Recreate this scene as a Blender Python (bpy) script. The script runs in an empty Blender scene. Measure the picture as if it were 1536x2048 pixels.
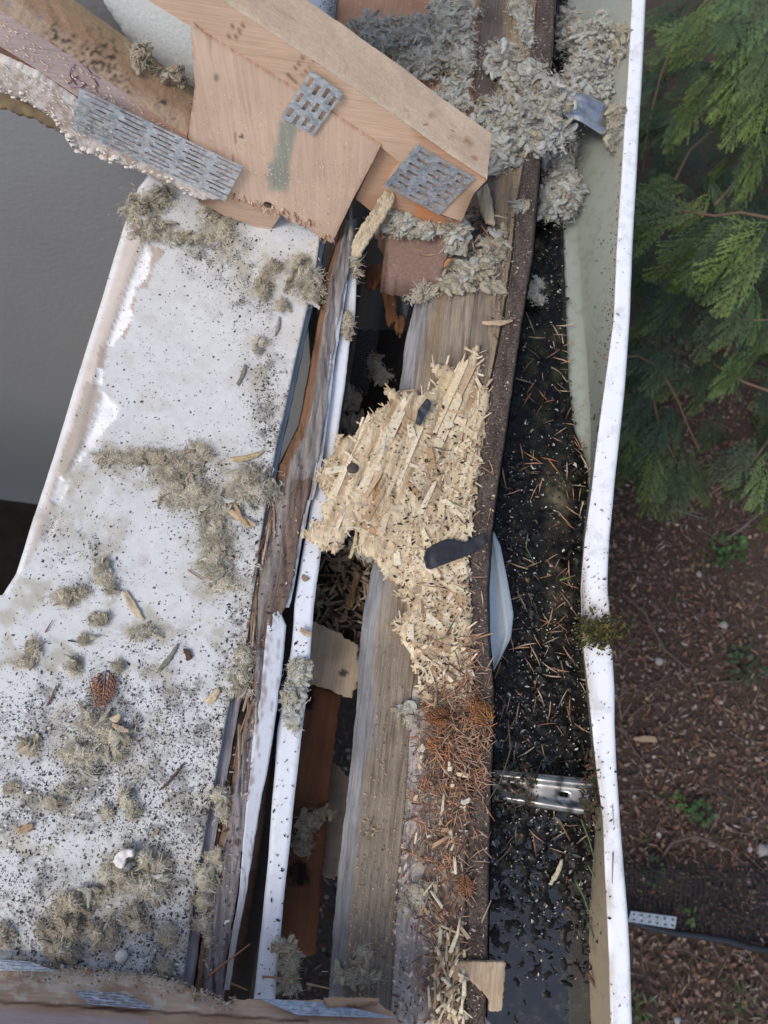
import bpy, math, random
import numpy as np
from mathutils import Vector, Matrix, noise
from mathutils.geometry import tessellate_polygon

random.seed(7)
rng = np.random.default_rng(7)
S = bpy.context.scene
COL = S.collection

# ---------------------------------------------------------------- camera
F = 1536.0                       # focal length in pixels of the 1536x2048 photograph
CZ = 3.9                         # eye height above the garden
yc = Vector((623, 4704, -1536)).normalized()
_nx = 670.0
_ny = 1024 - (-(_nx - 768) * 623 - 1536 ** 2) / 4704
zc = -Vector((_nx - 768, 1024 - _ny, -F)).normalized()
xc = yc.cross(zc)
M3 = Matrix((xc, yc, zc))        # camera space -> world
CAMP = Vector((0, 0, CZ))
cd = bpy.data.cameras.new('camera')
cam = bpy.data.objects.new('camera', cd)
COL.objects.link(cam)
cam.matrix_world = Matrix.Translation(CAMP) @ M3.to_4x4()
cd.sensor_width = 36
cd.lens = 27
cd.clip_start = 0.02
cd.clip_end = 500
cd.dof.use_dof = True
cd.dof.focus_distance = 1.13
cd.dof.aperture_fstop = 6.0
S.camera = cam

# ---------------------------------------------------------------- sky, sun, exposure
SUN_EL, SUN_AZ = 55, 222           # degrees
w = bpy.data.worlds.new('World')
S.world = w
w.use_nodes = True
nt = w.node_tree
nt.nodes.clear()
sky = nt.nodes.new('ShaderNodeTexSky')
sky.sky_type = 'NISHITA'
sky.sun_disc = False
sky.sun_elevation = math.radians(SUN_EL)
sky.sun_rotation = math.radians(SUN_AZ)
sky.dust_density = 3.0
sky.air_density = 1.15
sky.ozone_density = 0.6
bg = nt.nodes.new('ShaderNodeBackground')
bg.inputs['Strength'].default_value = 0.12
wo = nt.nodes.new('ShaderNodeOutputWorld')
nt.links.new(sky.outputs[0], bg.inputs[0])
nt.links.new(bg.outputs[0], wo.inputs[0])
sl = bpy.data.lights.new('sun', 'SUN')
sl.energy = 1.0
sl.angle = math.radians(16)
sl.color = (1.0, 0.98, 0.955)
so = bpy.data.objects.new('sun', sl)
COL.objects.link(so)
sd = Vector((math.sin(math.radians(SUN_AZ)) * math.cos(math.radians(SUN_EL)),
             math.cos(math.radians(SUN_AZ)) * math.cos(math.radians(SUN_EL)),
             math.sin(math.radians(SUN_EL))))
so.rotation_euler = sd.to_track_quat('Z', 'Y').to_euler()
so.location = (3, 2, 8)
S.view_settings.view_transform = 'Standard'
S.view_settings.look = 'None'
S.view_settings.exposure = 0.58
S.view_settings.gamma = 1

# ---------------------------------------------------------------- pixel -> place
L = 2.75                         # height of the wall plate


def ray(px, py):
    return M3 @ Vector((px - 768, 1024 - py, -F))


def P(px, py, z):
    d = ray(px, py)
    return CAMP + d * ((z - CZ) / d.z)


def PY(px, py, Y):
    d = ray(px, py)
    return CAMP + d * (Y / d.y)


YT = P(539, 462, L).y            # front face of the far truss
YN = P(300, 1950, L).y           # face of the near truss


def pz(z):
    if callable(z):
        return lambda x, y: P(x, y, z(x, y))
    return lambda x, y: P(x, y, z)


def py_(Y):
    return lambda x, y: PY(x, y, Y)


def nz(x, y=0.0, z=0.0):
    return noise.noise(Vector((x, y, z)))


def fr(x, y, z=0.0, o=4):
    return noise.fractal(Vector((x, y, z)), 0.8, 2.0, o)


def inpoly(x, y, pts):
    c = False
    j = len(pts) - 1
    for i in range(len(pts)):
        xi, yi = pts[i]
        xj, yj = pts[j]
        if (yi > y) != (yj > y) and x < (xj - xi) * (y - yi) / (yj - yi) + xi:
            c = not c
        j = i
    return c


def nearest(x, y, pts):
    best = None
    j = len(pts) - 1
    for i in range(len(pts)):
        ax, ay = pts[j]
        bx, by = pts[i]
        dx, dy = bx - ax, by - ay
        q = dx * dx + dy * dy
        t = 0 if q == 0 else max(0, min(1, ((x - ax) * dx + (y - ay) * dy) / q))
        cx, cy = ax + dx * t, ay + dy * t
        d = (cx - x) ** 2 + (cy - y) ** 2
        if best is None or d < best[0]:
            best = (d, cx, cy)
        j = i
    return math.sqrt(best[0]), best[1], best[2]


def xat(pl, y):
    """x of a polyline (list of (x, y)) at image row y, carried on past its ends."""
    pl = sorted(pl, key=lambda p: p[1])
    if y <= pl[0][1]:
        a, b = pl[0], pl[1]
    elif y >= pl[-1][1]:
        a, b = pl[-2], pl[-1]
    else:
        for a, b in zip(pl, pl[1:]):
            if a[1] <= y <= b[1]:
                break
    return a[0] + (b[0] - a[0]) * (y - a[1]) / (b[1] - a[1])


def lerp3(a, b, t):
    t = max(0.0, min(1.0, t))
    return tuple(a[i] + (b[i] - a[i]) * t for i in range(3))


def ss(a, b, x):
    t = max(0.0, min(1.0, (x - a) / (b - a)))
    return t * t * (3 - 2 * t)


def srgb(r, g, b):
    def f(c):
        c /= 255
        return c / 12.92 if c <= 0.04045 else ((c + 0.055) / 1.055) ** 2.4
    return (f(r), f(g), f(b))


# ---------------------------------------------------------------- mesh collecting
OFF = {}                         # where each object's origin stands in the world


class MB:
    def __init__(self):
        self.v, self.f, self.c, self.s = [], [], [], []

    def add(self, vs, fs, col=(1, 1, 1), st=None):
        o = len(self.v)
        self.v.extend([tuple(p) for p in vs])
        self.f.extend([tuple(i + o for i in q) for q in fs])
        if isinstance(col, list):
            self.c.extend(col)
        else:
            self.c.extend([tuple(col)] * len(vs))
        if st is None:
            self.s.extend([(0.0, 0.0, 0.0)] * len(vs))
        else:
            self.s.extend(st)

    def box(self, p, q, col=(1, 1, 1)):
        x0, y0, z0 = p
        x1, y1, z1 = q
        self.add([(x0, y0, z0), (x1, y0, z0), (x1, y1, z0), (x0, y1, z0), (x0, y0, z1), (x1, y0, z1), (x1, y1, z1), (x0, y1, z1)],
                 [(0, 3, 2, 1), (4, 5, 6, 7), (0, 1, 5, 4), (1, 2, 6, 5), (2, 3, 7, 6), (3, 0, 4, 7)], col)

    def tube(self, pts, rad, n=6, col=(1, 1, 1), flat=1.0):
        pts = [Vector(p) for p in pts]
        vs, st = [], []
        up = Vector((0.13, 0.31, 0.94))
        for i, p in enumerate(pts):
            t = (pts[min(i + 1, len(pts) - 1)] - pts[max(i - 1, 0)])
            t = t.normalized() if t.length > 1e-9 else Vector((1, 0, 0))
            a = t.cross(up)
            a = a.normalized() if a.length > 1e-6 else Vector((1, 0, 0))
            b = a.cross(t)
            r = rad(i / (len(pts) - 1)) if callable(rad) else rad
            for k in range(n):
                an = 2 * math.pi * k / n
                vs.append(p + a * (math.cos(an) * r) + b * (math.sin(an) * r * flat))
                st.append((k / n, i / len(pts), 0))
        fs = []
        for i in range(len(pts) - 1):
            for k in range(n):
                fs.append((i * n + k, i * n + (k + 1) % n, (i + 1) * n + (k + 1) % n, (i + 1) * n + k))
        fs.append(tuple(range(n - 1, -1, -1)))
        e = (len(pts) - 1) * n
        fs.append(tuple(e + k for k in range(n)))
        self.add(vs, fs, col, st)

    def build(self, name, mat, parent=None, smooth=True, base=None):
        if not self.v:
            self.v = [(0, 0, 0)]
            self.c = [(1, 1, 1)]
            self.s = [(0, 0, 0)]
        v = np.array(self.v, dtype=np.float64)
        if parent is not None:
            off = np.array(OFF[parent.name])
        elif base is not None:
            off = np.array(base)
        else:
            off = np.array([(v[:, 0].min() + v[:, 0].max()) / 2, (v[:, 1].min() + v[:, 1].max()) / 2, v[:, 2].min()])
        me = bpy.data.meshes.new(name)
        me.from_pydata((v - off).tolist(), [], self.f)
        a = me.attributes.new('Col', 'FLOAT_COLOR', 'POINT')
        c = np.ones((len(v), 4), dtype=np.float32)
        cc = np.array(self.c, dtype=np.float32)
        c[:, :cc.shape[1]] = cc
        a.data.foreach_set('color', c.ravel())
        a = me.attributes.new('strand', 'FLOAT_VECTOR', 'POINT')
        a.data.foreach_set('vector', np.array(self.s, dtype=np.float32).ravel())
        if smooth:
            me.polygons.foreach_set('use_smooth', [True] * len(me.polygons))
        me.update()
        me.materials.append(mat)
        o = bpy.data.objects.new(name, me)
        COL.objects.link(o)
        OFF[o.name] = tuple(off)
        if parent is not None:
            o.parent = parent
        else:
            o.location = off
        return o


def tag(o, label=None, cat=None, group=None, kind=None):
    if label: o['label'] = label
    if cat: o['category'] = cat
    if group: o['group'] = group
    if kind: o['kind'] = kind
    return o


def thing(name, loc, label, cat, group=None):
    o = bpy.data.objects.new(name, None)
    COL.objects.link(o)
    o.location = loc
    OFF[o.name] = tuple(loc)
    o.empty_display_size = 0.05
    return tag(o, label, cat, group)


# ---------------------------------------------------------------- materials
def newmat(name):
    m = bpy.data.materials.new(name)
    m.use_nodes = True
    t = m.node_tree
    b = t.nodes['Principled BSDF']
    return m, t, b


class N:
    """tiny node helper"""
    def __init__(self, t):
        self.t = t

    def n(self, kind, **kw):
        x = self.t.nodes.new(kind)
        for k, v in kw.items():
            if k in x.inputs.keys():
                x.inputs[k].default_value = v
            else:
                setattr(x, k, v)
        return x

    def l(self, a, b):
        self.t.links.new(a, b)

    def attr(self, name='Col'):
        a = self.n('ShaderNodeAttribute')
        a.attribute_name = name
        return a

    def coord(self, scale=(1, 1, 1), rot=(0, 0, 0), src='Object', vec=None):
        mp = self.n('ShaderNodeMapping')
        mp.inputs['Scale'].default_value = scale
        mp.inputs['Rotation'].default_value = rot
        if vec is None:
            tc = self.n('ShaderNodeTexCoord')
            vec = tc.outputs[src]
        self.l(vec, mp.inputs['Vector'])
        return mp.outputs[0]

    def noise(self, vec, scale=1.0, detail=6.0, rough=0.6, dist=0.0):
        x = self.n('ShaderNodeTexNoise', Scale=scale, Detail=detail, Roughness=rough, Distortion=dist)
        self.l(vec, x.inputs['Vector'])
        return x.outputs[0]

    def ramp(self, fac, *stops):
        r = self.n('ShaderNodeValToRGB')
        e = r.color_ramp.elements
        while len(e) < len(stops):
            e.new(0.5)
        for el, (p, c) in zip(e, stops):
            el.position = p
            el.color = (c, c, c, 1) if not isinstance(c, tuple) else (*c, 1)
        self.l(fac, r.inputs[0])
        return r.outputs[0]

    def mix(self, a, b, fac, mode='MIX'):
        x = self.n('ShaderNodeMix')
        x.data_type = 'RGBA'
        x.blend_type = mode
        for sock, val in ((x.inputs[6], a), (x.inputs[7], b), (x.inputs[0], fac)):
            if isinstance(val, (int, float)):
                sock.default_value = val
            elif isinstance(val, tuple):
                sock.default_value = (*val, 1)
            else:
                self.l(val, sock)
        return x.outputs[2]

    def math(self, op, a, b=0.0, clamp=False):
        x = self.n('ShaderNodeMath')
        x.operation = op
        x.use_clamp = clamp
        for sock, val in ((x.inputs[0], a), (x.inputs[1], b)):
            if isinstance(val, (int, float)):
                sock.default_value = val
            else:
                self.l(val, sock)
        return x.outputs[0]

    def bump(self, h, b, strength=0.5, dist=0.002):
        x = self.n('ShaderNodeBump', Strength=strength, Distance=dist)
        self.l(h, x.inputs['Height'])
        self.l(x.outputs[0], b.inputs['Normal'])


def wood(name, rot=(0, 0, 0), contrast=0.5, rough=0.85, bump=0.6, fine=1.0, along='Y', line=0.5, blotch=0.3, dark=(0.05, 0.035, 0.025)):
    """colour from the Col attribute, grain along one object axis (after rot)"""
    m, t, b = newmat(name)
    k = N(t)
    big, sm = 330.0 * fine, 16.0 * fine
    sc = {'X': (sm, big, big), 'Y': (big, sm, big), 'Z': (big, big, sm)}[along]
    sc2 = tuple(s * 0.28 for s in sc)
    v = k.coord(sc, rot)
    v2 = k.coord(sc2, rot)
    g1 = k.noise(v, 1.0, 6, 0.65, 0.3)
    g2 = k.noise(v2, 1.0, 5, 0.6, 0.8)
    blo = k.noise(k.coord((9, 9, 9)), 1.0, 5, 0.6)
    a = k.attr()
    f1 = k.ramp(g1, (0.3, 1 - contrast), (0.65, 1.0 + 0.0))
    c = k.mix(a.outputs['Color'], f1, 1.0, 'MULTIPLY')
    f2 = k.ramp(g2, (0.36, 0.0), (0.48, 1.0))
    lf = k.math('MULTIPLY', k.math('SUBTRACT', 1.0, f2), line)
    c = k.mix(c, dark, lf)
    f3 = k.ramp(blo, (0.3, 1 - blotch), (0.7, 1.0))
    c = k.mix(c, f3, 1.0, 'MULTIPLY')
    k.l(c, b.inputs['Base Color'])
    b.inputs['Roughness'].default_value = rough
    b.inputs['Specular IOR Level'].default_value = 0.25
    h = k.math('ADD', k.math('MULTIPLY', g1, 0.4), k.math('MULTIPLY', g2, 1.0))
    k.bump(h, b, bump, 0.004)
    return m


def colmat(name, rough=0.85, var=0.35, scale=300, bump=0.3, spec=0.25, metal=0.0, streak=None):
    """colour from the Col attribute, varied by a noise"""
    m, t, b = newmat(name)
    k = N(t)
    a = k.attr()
    if streak:
        v = k.coord(streak, vec=k.attr('strand').outputs['Vector'])
        n1 = k.noise(v, 1.0, 4, 0.7)
    else:
        n1 = k.noise(k.coord((scale,) * 3), 1.0, 5, 0.65)
    f = k.ramp(n1, (0.3, 1 - var), (0.7, 1.0 + var * 0.4))
    c = k.mix(a.outputs['Color'], f, 1.0, 'MULTIPLY')
    k.l(c, b.inputs['Base Color'])
    b.inputs['Roughness'].default_value = rough
    b.inputs['Specular IOR Level'].default_value = spec
    b.inputs['Metallic'].default_value = metal
    if bump:
        k.bump(n1, b, bump, 0.002)
    return m


def board_mat():
    """plasterboard: Col = paint, alpha-like density of dark specks in strand.x"""
    m, t, b = newmat('speckled_plasterboard')
    k = N(t)
    a = k.attr()
    d = k.n('ShaderNodeSeparateXYZ')
    k.l(k.attr('strand').outputs['Vector'], d.inputs[0])
    dens = d.outputs[0]
    tc = k.n('ShaderNodeTexCoord')
    wob = k.n('ShaderNodeTexNoise', Scale=420.0, Detail=2.0)
    k.l(tc.outputs['Object'], wob.inputs['Vector'])
    off = k.n('ShaderNodeVectorMath')
    off.operation = 'SCALE'
    k.l(wob.outputs['Color'], off.inputs[0])
    off.inputs['Scale'].default_value = 0.006
    pos = k.n('ShaderNodeVectorMath')
    pos.operation = 'ADD'
    k.l(tc.outputs['Object'], pos.inputs[0])
    k.l(off.outputs[0], pos.inputs[1])
    c = a.outputs['Color']
    gr = k.noise(k.coord((60, 60, 60)), 1.0, 6, 0.7)
    c = k.mix(c, k.ramp(gr, (0.25, 0.86), (0.7, 1.0)), 1.0, 'MULTIPLY')
    dirt = k.noise(k.coord((22, 22, 22)), 1.0, 6, 0.7)
    df = k.math('MULTIPLY', k.math('MULTIPLY', k.ramp(dirt, (0.46, 0.0), (0.62, 1.0)), k.math('MULTIPLY', dens, 1.6), True), 0.75)
    c = k.mix(c, (0.16, 0.15, 0.13), df)
    for sc, mul, rad, col in ((230.0, 1.15, 0.36, (0.022, 0.025, 0.03)), (150.0, 0.45, 0.27, (0.02, 0.02, 0.022)), (420.0, 1.2, 0.4, (0.05, 0.05, 0.055))):
        vo = k.n('ShaderNodeTexVoronoi', Scale=sc)
        k.l(pos.outputs[0], vo.inputs['Vector'])
        sp = k.n('ShaderNodeSeparateColor')
        k.l(vo.outputs['Color'], sp.inputs[0])
        on = k.math('LESS_THAN', sp.outputs[0], k.math('MULTIPLY', dens, mul))
        rr = k.math('MULTIPLY', sp.outputs[1], rad)
        near = k.math('LESS_THAN', vo.outputs['Distance'], k.math('ADD', rr, 0.12))
        c = k.mix(c, col, k.math('MULTIPLY', k.math('MULTIPLY', on, near), 0.92))
    k.l(c, b.inputs['Base Color'])
    b.inputs['Roughness'].default_value = 0.9
    b.inputs['Specular IOR Level'].default_value = 0.15
    k.bump(gr, b, 0.35, 0.002)
    return m


def sludge_mat():
    m, t, b = newmat('wet_black_sludge')
    k = N(t)
    a = k.attr()
    n1 = k.noise(k.coord((45, 45, 45)), 1.0, 8, 0.7)
    n2 = k.noise(k.coord((260, 260, 260)), 1.0, 4, 0.7)
    n3 = k.noise(k.coord((14, 10, 14)), 1.0, 5, 0.6, 0.6)
    c = k.mix(a.outputs['Color'], k.ramp(n1, (0.35, 0.25), (0.7, 1.5)), 1.0, 'MULTIPLY')
    moss = k.ramp(n3, (0.58, 0.0), (0.7, 1.0))
    c = k.mix(c, (0.035, 0.04, 0.012), k.math('MULTIPLY', moss, n1))
    k.l(c, b.inputs['Base Color'])
    r = k.ramp(n1, (0.40, 0.06), (0.58, 0.6))
    k.l(r, b.inputs['Roughness'])
    b.inputs['Specular IOR Level'].default_value = 0.22
    k.bump(k.math('ADD', n1, k.math('MULTIPLY', n2, 0.5)), b, 0.35, 0.004)
    return m


def water_mat():
    m, t, b = newmat('standing_gutter_water')
    k = N(t)
    n1 = k.noise(k.coord((40, 40, 40)), 1.0, 7, 0.75)
    k.l(k.mix((0.006, 0.007, 0.009), (0.03, 0.03, 0.02), k.ramp(n1, (0.45, 0.0), (0.7, 1.0))), b.inputs['Base Color'])
    k.l(k.ramp(n1, (0.5, 0.04), (0.66, 0.5)), b.inputs['Roughness'])
    b.inputs['Specular IOR Level'].default_value = 1.0
    k.bump(k.noise(k.coord((25, 25, 25)), 1.0, 3), b, 0.08, 0.004)
    return m


def galv_mat():
    m, t, b = newmat('galvanised_steel')
    k = N(t)
    vo = k.n('ShaderNodeTexVoronoi', Scale=190.0)
    k.l(k.coord((1, 1, 1)), vo.inputs['Vector'])
    n1 = k.noise(k.coord((90, 90, 90)), 1.0, 6, 0.7)
    sp = k.n('ShaderNodeSeparateColor')
    k.l(vo.outputs['Color'], sp.inputs[0])
    f = k.math('ADD', k.math('MULTIPLY', sp.outputs[0], 0.35), k.math('MULTIPLY', n1, 0.9))
    c = k.mix((0.32, 0.36, 0.41), (0.66, 0.70, 0.74), k.ramp(f, (0.35, 0.0), (0.85, 1.0)))
    c = k.mix(c, k.attr().outputs['Color'], 1.0, 'MULTIPLY')
    k.l(c, b.inputs['Base Color'])
    b.inputs['Metallic'].default_value = 0.55
    k.l(k.ramp(n1, (0.3, 0.35), (0.7, 0.65)), b.inputs['Roughness'])
    k.bump(n1, b, 0.25, 0.002)
    return m


def paint_mat(name, rough=0.4, dirt=0.4, scale=40):
    """painted sheet metal, Col = paint, blown dirt on it"""
    m, t, b = newmat(name)
    k = N(t)
    a = k.attr()
    n1 = k.noise(k.coord((scale,) * 3), 1.0, 8, 0.75)
    n2 = k.noise(k.coord((scale * 6,) * 3), 1.0, 4, 0.7)
    c = k.mix(a.outputs['Color'], (0.22, 0.19, 0.14), k.math('MULTIPLY', k.ramp(n1, (0.5, 0.0), (0.72, 1.0)), dirt))
    c = k.mix(c, (0.05, 0.045, 0.04), k.math('MULTIPLY', k.ramp(n2, (0.68, 0.0), (0.74, 1.0)), dirt))
    k.l(c, b.inputs['Base Color'])
    b.inputs['Roughness'].default_value = rough
    k.bump(n1, b, 0.08, 0.003)
    return m


def leaf_mat():
    m, t, b = newmat('cedar_scale_leaves')
    k = N(t)
    c = k.mix(k.attr().outputs['Color'], k.ramp(k.noise(k.coord((40, 40, 40)), 1.0, 3), (0.3, 0.6), (0.7, 1.2)), 1.0, 'MULTIPLY')
    k.l(c, b.inputs['Base Color'])
    b.inputs['Roughness'].default_value = 0.6
    b.inputs['Specular IOR Level'].default_value = 0.3
    return m


def ground_mat():
    m, t, b = newmat('forest_floor_soil')
    k = N(t)
    n1 = k.noise(k.coord((5, 5, 5)), 1.0, 8, 0.7)
    n2 = k.noise(k.coord((60, 60, 60)), 1.0, 6, 0.75)
    c = k.mix((0.035, 0.022, 0.016), (0.10, 0.068, 0.052), k.ramp(n2, (0.35, 0.0), (0.7, 1.0)))
    c = k.mix(c, (0.045, 0.045, 0.02), k.ramp(n1, (0.55, 0.0), (0.75, 0.7)))
    k.l(c, b.inputs['Base Color'])
    b.inputs['Roughness'].default_value = 0.95
    k.bump(n2, b, 0.8, 0.02)
    return m


def stucco_mat():
    m, t, b = newmat('grey_textured_plaster')
    k = N(t)
    n1 = k.noise(k.coord((60, 60, 90)), 1.0, 4, 0.55)
    n2 = k.noise(k.coord((3, 3, 3)), 1.0, 4, 0.6)
    c = k.mix((0.235, 0.243, 0.258), (0.285, 0.288, 0.295), n2)
    k.l(c, b.inputs['Base Color'])
    b.inputs['Roughness'].default_value = 0.8
    b.inputs['Specular IOR Level'].default_value = 0.2
    k.bump(n1, b, 0.2, 0.005)
    return m


CH_ANG = math.atan2(-(3.18079 - 2.9486), 0.2658 + 0.1131)      # fall of the rafters
WOODY = wood('weathered_wood', contrast=0.42, line=0.45, blotch=0.45, bump=0.9)
WOODS = wood('sawn_timber', contrast=0.22, line=0.12, blotch=0.15, bump=0.25, rot=(0, CH_ANG, 0), along='X', dark=(0.30, 0.16, 0.08))
WOODX = wood('dusty_timber', contrast=0.2, line=0.15, blotch=0.15, bump=0.4, along='X', dark=(0.16, 0.09, 0.06))
PLY = wood('plywood', contrast=0.18, line=0.10, blotch=0.2, bump=0.2, along='Z', fine=0.7, dark=(0.25, 0.13, 0.08))
PLYY = wood('old_plywood', contrast=0.25, line=0.2, blotch=0.35, bump=0.3, along='Y', fine=0.6, dark=(0.2, 0.1, 0.05))
OSBM = wood('torn_strand_board', contrast=0.25, line=0.34, blotch=0.2, bump=0.7, along='Y', rot=(0, 0, 0.42), fine=0.9, dark=(0.24, 0.13, 0.06))  # dark lines paint in the shade of cracks and crevices
CHIP = colmat('wood_chip', var=0.3, scale=220, bump=0.4)
FLECK = colmat('rough_bark_brown', var=0.85, scale=300, bump=1.0)
NEED = colmat('dry_needle', var=0.3, scale=90, bump=0.0, rough=0.7)
WOOL = colmat('mineral_wool', var=0.28, bump=0.6, streak=(16, 3.0, 1), rough=1.0, spec=0.05)
FUZZ = colmat('wool_fibre', var=0.2, bump=0.0, rough=1.0, spec=0.05)
BOARD = board_mat()
SLUDGE = sludge_mat()
WATER = water_mat()
GALV = galv_mat()
GUT = paint_mat('white_gutter_paint', dirt=0.5, scale=26)
GUTIN = paint_mat('stained_gutter_paint', dirt=0.8, rough=0.5)
TRIMM = paint_mat('white_trim_paint', dirt=0.25, rough=0.5, scale=60)
PLASTIC = colmat('black_plastic', var=0.3, rough=0.45, scale=150, bump=0.2, spec=0.4)
PLASTER = colmat('crumbled_plaster', var=0.15, scale=160, bump=0.4)
LEAF = leaf_mat()
STEEL = colmat('bare_aluminium', var=0.3, rough=0.32, scale=60, bump=0.1, metal=0.85)


# ---------------------------------------------------------------- shape builders
def loft(mb, ys, rails, sub=1, jit=None, disp=None, colf=None, dens=None):
    """rails: list of (polyline in photo pixels, height or f(y)); a surface through them"""
    rows = []
    for y in ys:
        ps, pxs = [], []
        for i, (pl, z) in enumerate(rails):
            x = xat(pl, y)
            if jit:
                x += jit(i, y)
            zz = z(y) if callable(z) else z
            ps.append(P(x, y, zz))
            pxs.append(x)
        row = []
        for i in range(len(ps) - 1):
            k = sub[i] if isinstance(sub, (list, tuple)) else sub
            for s in range(k):
                t = s / k
                row.append((ps[i].lerp(ps[i + 1], t), pxs[i] + (pxs[i + 1] - pxs[i]) * t, i + t))
        row.append((ps[-1], pxs[-1], len(ps) - 1.0))
        rows.append(row)
    n = len(rows[0])
    vs, cs, ds = [], [], []
    for y, row in zip(ys, rows):
        for p, x, u in row:
            if disp:
                p = p + disp(x, y, u)
            vs.append(p)
            cs.append(colf(x, y, u) if colf else (1, 1, 1))
            ds.append((dens(x, y), 0, 0) if dens else (0, 0, 0))
    fs = []
    for i in range(len(ys) - 1):
        for j in range(n - 1):
            a = i * n + j
            fs.append((a, a + n, a + n + 1, a + 1))
    mb.add(vs, fs, cs, ds)


def yrange(a, b, step):
    n = max(2, int(abs(b - a) / step) + 1)
    return [a + (b - a) * i / (n - 1) for i in range(n)]


def gridpoly(mb, pts, proj, ext, step=5.0, colf=None, disp=None, nrm=None, jit=0.0, dens=None, rag=0.0):
    """a thick sheet whose outline is pts (photo pixels) laid on the surface proj; ext = thickness vector"""
    xs = [p[0] for p in pts]
    ys = [p[1] for p in pts]
    x0, y0 = min(xs) - step, min(ys) - step
    nx, ny = int((max(xs) - x0) / step) + 3, int((max(ys) - y0) / step) + 3
    keep = set()
    for i in range(nx):
        for j in range(ny):
            cx, cy = x0 + (i + .5) * step, y0 + (j + .5) * step
            if rag:
                cx += rag * nz(cx * 0.09, cy * 0.09, 3.1)
                cy += rag * nz(cx * 0.09, cy * 0.09, 8.7)
            if inpoly(cx, cy, pts):
                keep.add((i, j))
    idx, vs, cs, ds = {}, [], [], []
    fs = []
    edge = {}
    for (i, j) in keep:
        q = []
        for a, b in ((i, j), (i, j + 1), (i + 1, j + 1), (i + 1, j)):
            if (a, b) not in idx:
                x, y = x0 + a * step, y0 + b * step
                full = all((a + da, b + db) in keep for da in (-1, 0) for db in (-1, 0))
                if not full and not rag:
                    d, cx, cy = nearest(x, y, pts)
                    if d < step * 1.2:
                        x, y = cx, cy
                if jit and not full:
                    x += jit * nz(x * 0.21, y * 0.21, 1.3) * 2
                    y += jit * nz(x * 0.21, y * 0.21, 5.3) * 2
                p = proj(x, y)
                if disp:
                    p = p + disp(x, y)
                idx[(a, b)] = len(vs)
                vs.append(p)
                cs.append(colf(x, y) if colf else (1, 1, 1))
                ds.append((dens(x, y), 0, 0) if dens else (0, 0, 0))
            q.append(idx[(a, b)])
        fs.append(tuple(q))
        for a, b in zip(q, q[1:] + q[:1]):
            edge[(a, b)] = edge.get((a, b), 0) + 1
    ext = Vector(ext)
    n0 = len(vs)
    low = {}
    side = []
    for (a, b) in edge:
        if (b, a) not in edge:
            for q in (a, b):
                if q not in low:
                    low[q] = n0 + len(low)
            side.append((b, a, low[a], low[b]))
    back = {}
    for q, k in low.items():
        back[k] = q
    for k in sorted(back):
        vs.append(vs[back[k]] + ext)
        cs.append(tuple(c * 0.9 for c in cs[back[k]]))
        ds.append((0, 0, 0))
    mb.add(vs, fs + side, cs, ds)


def slab(mb, pts, proj, ext, col=(1, 1, 1), cuts=0, jit=0.0, bulge=0.0):
    """a plain thick sheet; pts in photo pixels"""
    if cuts:
        q = []
        for a, b in zip(pts, pts[1:] + pts[:1]):
            for s in range(cuts):
                t = s / cuts
                x, y = a[0] + (b[0] - a[0]) * t, a[1] + (b[1] - a[1]) * t
                if s:
                    x += random.uniform(-jit, jit)
                    y += random.uniform(-jit, jit)
                q.append((x, y))
        pts = q
    top = [proj(x, y) for x, y in pts]
    tri = tessellate_polygon([[Vector((x, y, 0)) for x, y in pts]])
    n = len(top)
    ext = Vector(ext)
    vs = top + [p + ext for p in top]
    fs = [tuple(t) for t in tri] + [tuple(i + n for i in reversed(t)) for t in tri]
    fs += [(i, (i + 1) % n, n + (i + 1) % n, n + i) for i in range(n)]
    mb.add(vs, fs, col)


def sliver(mb, p, q, width, thick, col, jag=3, up=Vector((0, 0, 1))):
    """a torn splinter of wood from p to q (places)"""
    p, q = Vector(p), Vector(q)
    t = (q - p)
    ln = t.length
    t.normalize()
    s = t.cross(up).normalized()
    u = s.cross(t)
    vs = []
    for w0, e in ((-0.5, -1), (-0.15, -1), (0.2, -1), (0.5, -1)):
        vs.append(p + s * (w0 * width) - t * (random.uniform(0, 0.16) * ln))
    for w0 in (-0.5, -0.15, 0.2, 0.5):
        vs.append(q + s * (w0 * width * random.uniform(0.5, 1.0)) + t * (random.uniform(-0.14, 0.16) * ln))
    low = [v - u * thick for v in vs]
    vs = vs + low
    fs = []
    for k in range(3):
        fs.append((k, k + 1, 5 + k, 4 + k))
        fs.append((12 + k, 13 + k, 9 + k, 8 + k))
        fs.append((k + 8, k + 9, k + 1, k))
        fs.append((4 + k, 5 + k, 13 + k, 12 + k))
    fs += [(0, 4, 12, 8), (7, 3, 11, 15)]
    mb.add(vs, fs, [lerp3((0, 0, 0), col, random.uniform(0.85, 1.0)) for _ in vs])


def needle_tris(mb, p, ang, ln, wd, col, tilt=0.0, bend=0.15):
    p = Vector(p)
    d = Vector((math.cos(ang) * math.cos(tilt), math.sin(ang) * math.cos(tilt), math.sin(tilt)))
    s = Vector((-math.sin(ang), math.cos(ang), 0))
    u = Vector((0, 0, 1))
    bnd = bend * ln * random.uniform(-1, 1)
    a, m_, b = p - d * ln / 2, p + s * bnd, p + d * ln / 2
    vs = []
    for c, r in ((a, 0.6), (m_, 1.0), (b, 0.25)):
        vs += [c - s * wd * r / 2, c + s * wd * r / 2, c + u * wd * r * 0.7]
    fs = [(0, 1, 2), (8, 7, 6)]
    for o in (0, 3):
        for k in range(3):
            fs.append((o + k, o + (k + 1) % 3, o + 3 + (k + 1) % 3, o + 3 + k))
    mb.add(vs, fs, col)


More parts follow.
